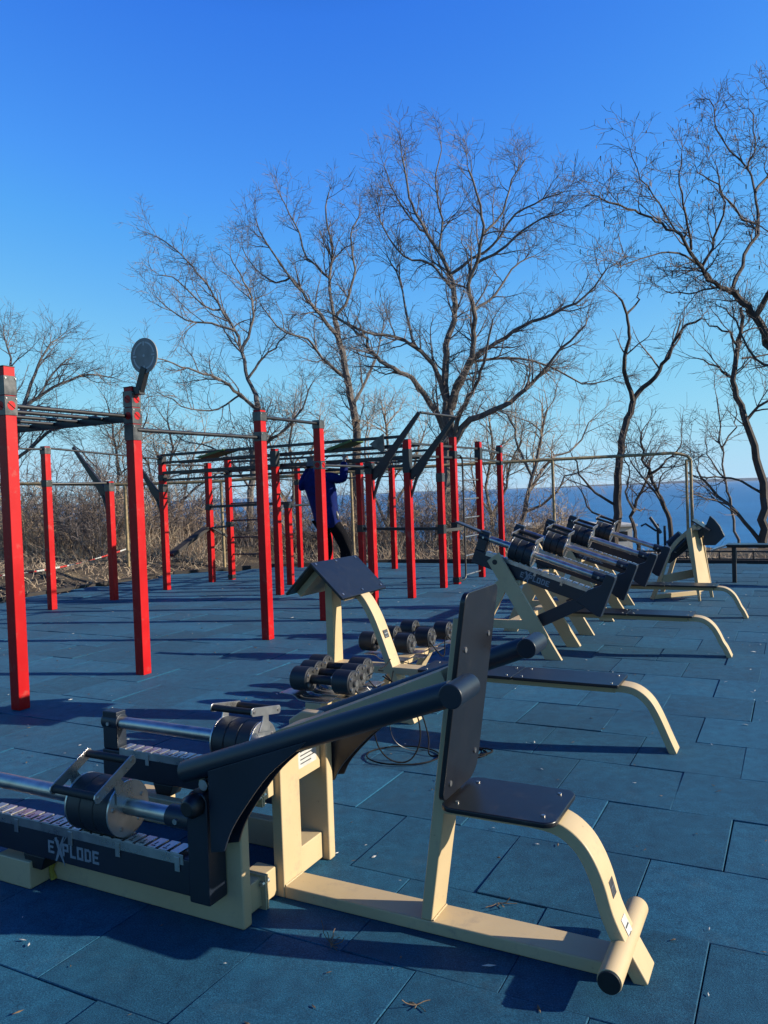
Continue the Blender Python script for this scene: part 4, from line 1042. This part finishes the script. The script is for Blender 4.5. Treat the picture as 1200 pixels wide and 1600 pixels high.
tree('bare_tree', 'sinuous dark bare tree at the right edge, its base by the flat bench', 'tree', 19, [
    ([(1192, 885), (1193, 830), (1195, 775), (1182, 715), (1165, 660), (1152, 620), (1147, 580), (1152, 540), (1160, 510), (1157, 480)], 17, 5),
    ([(1190, 770), (1165, 755), (1130, 745), (1095, 745)], 5, 2), ([(1190, 850), (1165, 815), (1120, 775), (1090, 735)], 8, 3),
    ([(1165, 660), (1185, 635), (1215, 620)], 6, 3), ([(1147, 590), (1120, 575), (1090, 560)], 5, 2), ([(1152, 540), (1130, 515), (1105, 505)], 4, 2), ([(1160, 560), (1190, 555), (1230, 545)], 4, 2)], 15, dens=.8, Lsc=.9, bk='bark_dark', tw='twig_dark')
tree('bare_tree', 'large bare tree leaning in from the upper right corner with hanging seed pods', 'tree', 17, [
    ([(1300, 900), (1290, 760), (1262, 650), (1225, 575), (1200, 535), (1180, 495), (1160, 472), (1140, 455)], 22, 12),
    ([(1140, 455), (1115, 442), (1095, 420), (1080, 390), (1055, 360), (1025, 345), (990, 330), (955, 315), (925, 305)], 9, 2),
    ([(1145, 450), (1165, 400), (1185, 350), (1180, 300), (1168, 265), (1130, 220), (1108, 155)], 8, 2),
    ([(1080, 390), (1070, 335), (1060, 290), (1065, 240)], 5, 1.8), ([(1115, 442), (1070, 400), (1030, 395), (965, 418)], 5, 1.8),
    ([(1140, 455), (1110, 450), (1075, 460), (1040, 455)], 5, 1.8), ([(1095, 420), (1120, 370), (1130, 320), (1120, 260)], 6, 1.8),
    ([(1180, 300), (1205, 260), (1215, 190), (1200, 140)], 6, 2), ([(1180, 495), (1215, 430), (1240, 350), (1250, 250)], 12, 4),
    ([(1185, 350), (1150, 330), (1120, 290), (1090, 270)], 5, 1.8), ([(1055, 360), (1030, 320), (1000, 280), (985, 235)], 4, 1.6), ([(1168, 265), (1180, 220), (1170, 170)], 4, 1.6),
    ([(1225, 575), (1180, 560), (1150, 500), (1130, 480)], 6, 2)], 16, dens=1.35, Lsc=.62, thick=.85, bk='bark_dark', tw='twig_dark', pods=.12, droop=.02, spreadY=.9)
tree('bare_tree', 'small twisted bare tree left of the twin downpipes', 'tree', 20, [
    ([(1052, 850), (1046, 812), (1035, 787), (1025, 762), (1015, 742), (1007, 717), (1002, 680)], 9, 3),
    ([(1012, 745), (1030, 732), (1050, 712), (1065, 690)], 5, 2), ([(1035, 790), (1018, 760), (1000, 745), (985, 720)], 4, 2)], 17, dens=1.0, Lsc=.8, bk='bark_dark', tw='twig_dark')
tree('bare_tree', 'small twisted bare tree right of the dark forked tree', 'tree', 20.5, [
    ([(1000, 865), (994, 840), (987, 808), (995, 785), (1008, 755), (1015, 730)], 8, 3),
    ([(992, 800), (978, 770), (985, 740), (975, 710)], 4, 2)], 18, dens=1.0, Lsc=.8, bk='bark_dark', tw='twig_dark')
tree('sapling', 'thin straight grey sapling near the right edge', 'tree', 19.5, [
    ([(1156, 880), (1148, 830), (1140, 780), (1131, 740), (1126, 690), (1120, 620)], 5, 2), ([(1131, 745), (1112, 720), (1102, 690)], 3, 1.5), ([(1128, 700), (1145, 670), (1150, 640)], 3, 1.5)], 19, dens=.8, Lsc=.6, tw='bark_grey')
tree('bare_tree', 'low spreading bare tree between the rig and the dark forked tree', 'tree', 23, [
    ([(810, 860), (817, 803), (832, 745), (844, 690), (855, 640)], 10, 3), ([(825, 770), (850, 730), (870, 710), (900, 700), (920, 660)], 6, 2), ([(832, 745), (810, 700), (800, 660), (780, 640)], 5, 2),
    ([(820, 800), (860, 780), (885, 745), (910, 735)], 5, 2)], 20, dens=1.0, bk='bark_grey', tw='twig_brown')
tree('bare_tree', 'wide bare tree at the far left behind the nearest red post', 'tree', 26, [
    ([(25, 880), (20, 780), (22, 700), (30, 650)], 16, 9), ([(30, 650), (60, 620), (95, 600), (140, 585), (175, 590)], 7, 2), ([(30, 650), (50, 600), (65, 560), (90, 530)], 7, 2),
    ([(25, 680), (10, 610), (15, 560), (5, 520)], 7, 2), ([(22, 720), (60, 690), (100, 660), (150, 650)], 6, 2), ([(20, 690), (-20, 620), (-50, 560)], 6, 2), ([(60, 620), (85, 580), (110, 560)], 4, 1.6)], 21, dens=1.1, twr=1.1)
tree('bare_tree', 'thin bare tree behind the slanted bracket at left', 'tree', 25, [
    ([(186, 885), (184, 820), (186, 760), (180, 700), (172, 650)], 7, 3), ([(186, 780), (205, 730), (215, 690), (230, 650)], 4, 2), ([(184, 800), (160, 750), (140, 720), (120, 700)], 4, 2)], 22, dens=1.1, tw='twig_brown')
tree('bare_tree', 'multi-stemmed bare tree behind the left part of the climbing frame', 'tree', 25, [
    ([(270, 885), (268, 820), (262, 760), (270, 700), (262, 660)], 8, 3), ([(268, 830), (290, 770), (300, 720), (320, 680)], 5, 2), ([(268, 840), (240, 780), (232, 730), (215, 700)], 5, 2), ([(268, 800), (310, 760), (345, 735)], 4, 2)], 23, dens=1.2, tw='twig_brown')
tree('bare_tree', 'bare tree behind the pull-up bars, between the person and the red posts', 'tree', 26, [
    ([(600, 885), (604, 820), (612, 760), (606, 700), (600, 650)], 9, 3), ([(606, 800), (640, 750), (655, 700), (665, 670)], 5, 2), ([(604, 820), (580, 760), (570, 710), (575, 660)], 5, 2)], 24, dens=1.2, tw='twig_brown')
tree('bare_tree', 'bare tree behind the ladder end of the climbing frame', 'tree', 25, [
    ([(770, 880), (768, 820), (760, 760), (770, 700), (765, 660)], 8, 3), ([(768, 810), (790, 760), (800, 720), (815, 690)], 5, 2), ([(765, 800), (740, 760), (735, 710)], 4, 2)], 25, dens=1.1, tw='twig_brown')
tree('bare_tree', 'grey bare tree left of the person behind the long rails', 'tree', 27, [
    ([(455, 885), (452, 820), (460, 760), (452, 700), (460, 650)], 8, 3), ([(455, 800), (430, 750), (425, 700), (415, 670)], 5, 2), ([(456, 780), (480, 730), (490, 690), (500, 650)], 5, 2)], 26, dens=1.2, tw='twig_brown')

# ---------------------------------------------------------------- shrubs along the bluff
def shrub_mesh(seed, h, spread, stems, tw):
    rg = random.Random(seed); mb = MB()
    for _ in range(stems):
        a = rg.uniform(0, 2*pi); b0 = Vector((cos(a), sin(a), 0))*rg.uniform(0, spread*.35)
        d = Vector((cos(a)*rg.uniform(.1, .8), sin(a)*rg.uniform(.1, .8), 1))
        L = h*rg.uniform(.55, 1.1); p, r = grow(b0, d, L, rg.uniform(.008, .018), rg, .14, .02, 7)
        mb.tube(p, r, 4, False)
        for _ in range(int(L*7)):
            t = rg.uniform(.15, 1); i = min(int(t*7), 6); q = p[i].lerp(p[i+1], t*7-i); tg = (p[i+1]-p[i]).normalized(); an = radians(rg.uniform(20, 60))
            L2 = rg.uniform(.2, .7); e, re = grow(q, tg*cos(an)+rand_perp(tg, rg)*sin(an), L2, .007, rg, .22, .01, 3)
            mb.tube(e, re, 3, False)
            for _ in range(3):
                t = rg.random(); i = min(int(t*3), 2); q = e[i].lerp(e[i+1], t*3-i); tg = (e[i+1]-e[i]).normalized()
                f, rf = grow(q, tg+rand_perp(tg, rg)*.9, rg.uniform(.1, .3), .0045, rg, .15, 0, 2); mb.tube(f, rf, 3, False)
    me = finish('twigs', mb, tw); d = me.data; bpy.data.objects.remove(me); return d
SH = [shrub_mesh(50+i, (2.6, 2.0, 3.2, 2.3)[i], 1.2, (26, 22, 22, 26)[i], ('twig_brown', 'twig_tan', 'twig_pink', 'twig_brown')[i]) for i in range(4)]
spots = [(x, y) for x, y in ((20, 19.5), (60, 20.5), (105, 19.8), (140, 21.5), (35, 23), (90, 24), (150, 19), (180, 22.5), (215, 20.5), (245, 23), (275, 21), (300, 24.5), (335, 22), (360, 24.5), (390, 21.6), (425, 24), (455, 22), (490, 24.5), (525, 22.3), (560, 24), (590, 22.2),
    (620, 24.5), (650, 22.4), (680, 23.6), (715, 22), (745, 24), (775, 22.5), (805, 21.5), (835, 23), (862, 22), (-10, 21), (5, 25), (120, 26), (200, 26.5))]
NB = ['red and white tape', 'nearest red post', 'round disc', 'thin yellow support', 'sit-up board', 'long overhead rails', 'person', 'slanted brackets', 'hoop ladder', 'end post of the rig', 'incline levers', 'dark forked tree', 'twin downpipes', 'flat bench']
def near(x): return NB[min(range(14), key=lambda i: abs((90, 25, 225, 320, 290, 420, 515, 620, 740, 785, 860, 960, 1078, 1160)[i]-x))]
used = {}
for i, (x, Y) in enumerate(spots):
    k = i % 4; p = at(x, 880, Y); p.z = terrain_z(p.x, p.y)-.08
    root = bpy.data.objects.new('bare_shrub', None); link(root); root.location = p; s = .54+.34*R.random() if x > 250 else .74+.3*R.random()
    if x > 880: s *= .62
    root.scale = (s*1.15, s*1.15, s); root.rotation_euler = (0, 0, R.uniform(0, 6.28))
    t = ('brown', 'straw-coloured', 'pinkish', 'dark brown')[k]; hgt = 'tall' if s > .85 else 'mid-height' if s > .7 else 'low'
    dpt = 'front' if Y < 22 else 'middle' if Y < 23.6 else 'rear'
    lab = '%s %s leafless shrub behind the %s, %s row' % (hgt, t, near(x), dpt)
    if lab in used: lab += ', its right neighbour' if x > used[lab] else ', its left neighbour'
    used[lab] = x
    tag(root, lab, 'shrub', 'leafless shrubs along the bluff')
    o = bpy.data.objects.new('twigs', SH[k]); link(o, root)

def undergrowth():
    rg = random.Random(5); mb = MB()
    for _ in range(11000):
        x = rg.uniform(-60, 1260); Y = rg.uniform(18.6, 27); 
        if rg.random() < .35: x = rg.uniform(-60, 330)
        p = at(x, 880, Y)
        u_ = p.dot(UV); w_ = p.dot(WV)
        if u_ < 17.1 and w_ > -12.5: continue
        if x > 830 and rg.random() < .93: continue
        p.z = terrain_z(p.x, p.y)-.05
        h = rg.uniform(.2, .95)*(1.0 if x < 330 else .75 if x < 820 else .5)
        d = Vector((rg.gauss(0, .5), rg.gauss(0, .5), 1)); a, r = grow(p, d, h, rg.uniform(.004, .008), rg, .22, 0, 3)
        mb.mi = 0 if rg.random() < .5 else 1
        mb.tube(a, r, 3, False)
    for _ in range(9000):            # weeds and litter at the edge of the tiles
        w_ = rg.uniform(-16.5, -11.9) if rg.random() < .6 else rg.uniform(-11.9, 6); u_ = rg.uniform(3, 15.5) if w_ < -11.9 else rg.uniform(16.6, 18.5)
        p = W3(w_, u_); p.z = terrain_z(p.x, p.y)-.02
        d = Vector((rg.gauss(0, 1), rg.gauss(0, 1), .6)); a, r = grow(p, d, rg.uniform(.08, .35), .005, rg, .2, -.05, 2)
        mb.mi = 1 if rg.random() < .6 else 0
        mb.tube(a, r, 3, False)
    tag(finish('undergrowth', mb, ['twig_brown', 'twig_tan']), 'dense brown undergrowth of dry stems beyond the tiles', 'undergrowth', kind='stuff')
undergrowth()

def litter():
    rg = random.Random(9); mb = MB()
    for _ in range(1500):
        w = rg.uniform(-9, 4); u = rg.uniform(1.2, 13); p = W3(w, u, .003); s = rg.uniform(.003, .010)*(1.6 if rg.random() < .12 else 1)
        a = rg.uniform(0, 6.28); x = Vector((cos(a), sin(a), rg.uniform(-.2, .2)))*s*rg.uniform(1, 2.2); y = Vector((-sin(a), cos(a), rg.uniform(0, .5)))*s*.6
        mb.mi = 0 if rg.random() < .6 else 1
        q = p+Vector((0, 0, s*.35)); mb.add([q-x, q-y*.8, q+x, q+y, q+Vector((0, 0, s*.3))], [(0, 1, 4), (1, 2, 4), (2, 3, 4), (3, 0, 4)])
    tag(finish('leaf_litter', mb, ['dead_leaf', 'white'], smooth=False), 'tiny dry leaf fragments and pale specks scattered over the blue tiles', 'litter', kind='stuff')
    for (w, u, n_, L, lab) in ((-1.50, 2.36, 9, .10, 'dry twig cluster on the tiles left of the seat beam'), (-1.08, 2.18, 6, .07, 'small dry weed on the shaded tiles in front of the seat beam'), (-1.05, 2.86, 6, .09, 'bent dry twig on the tiles behind the seat beam'), (-4.6, 4.35, 5, .14, 'pale dry twig on the sunlit tiles near the nearest red post'), (.9, 6.1, 7, .13, 'dry twig on the tiles beyond the bench foot at right')):
        mb = MB(); root = W3(w, u, .004)
        for k in range(n_):
            d = Vector((rg.gauss(0, 1), rg.gauss(0, 1), abs(rg.gauss(0, .25)))).normalized(); a, r = grow(Vector((0, 0, 0)), d, L*.6*rg.uniform(.5, 1.5), .0022, rg, .25, -.02, 4)
            mb.tube([Vector((q.x, q.y, max(q.z, .001))) for q in a], .0016, 4, False)
        o = finish('dry_twig', mb, 'dead_leaf'); o.location = root; tag(o, lab, 'twig')
litter()

# ---------------------------------------------------------------- sea air
def haze():
    m = bpy.data.materials.new('haze'); m.use_nodes = True; nt = m.node_tree
    nt.nodes.remove(nt.nodes['Principled BSDF']); v = nt.nodes.new('ShaderNodeVolumePrincipled')
    v.inputs['Color'].default_value = (.82, .90, 1, 1); v.inputs['Density'].default_value = 2.0e-5; v.inputs['Anisotropy'].default_value = .2
    nt.links.new(v.outputs[0], nt.nodes['Material Output'].inputs['Volume']); MAT['haze'] = m
    o = finish('haze', MB().box(-14500, 14500, -400, 13000, -40, 22), 'haze', smooth=False); tag(o, 'thin pale sea haze over the water towards the horizon', None, kind='stuff')
haze()
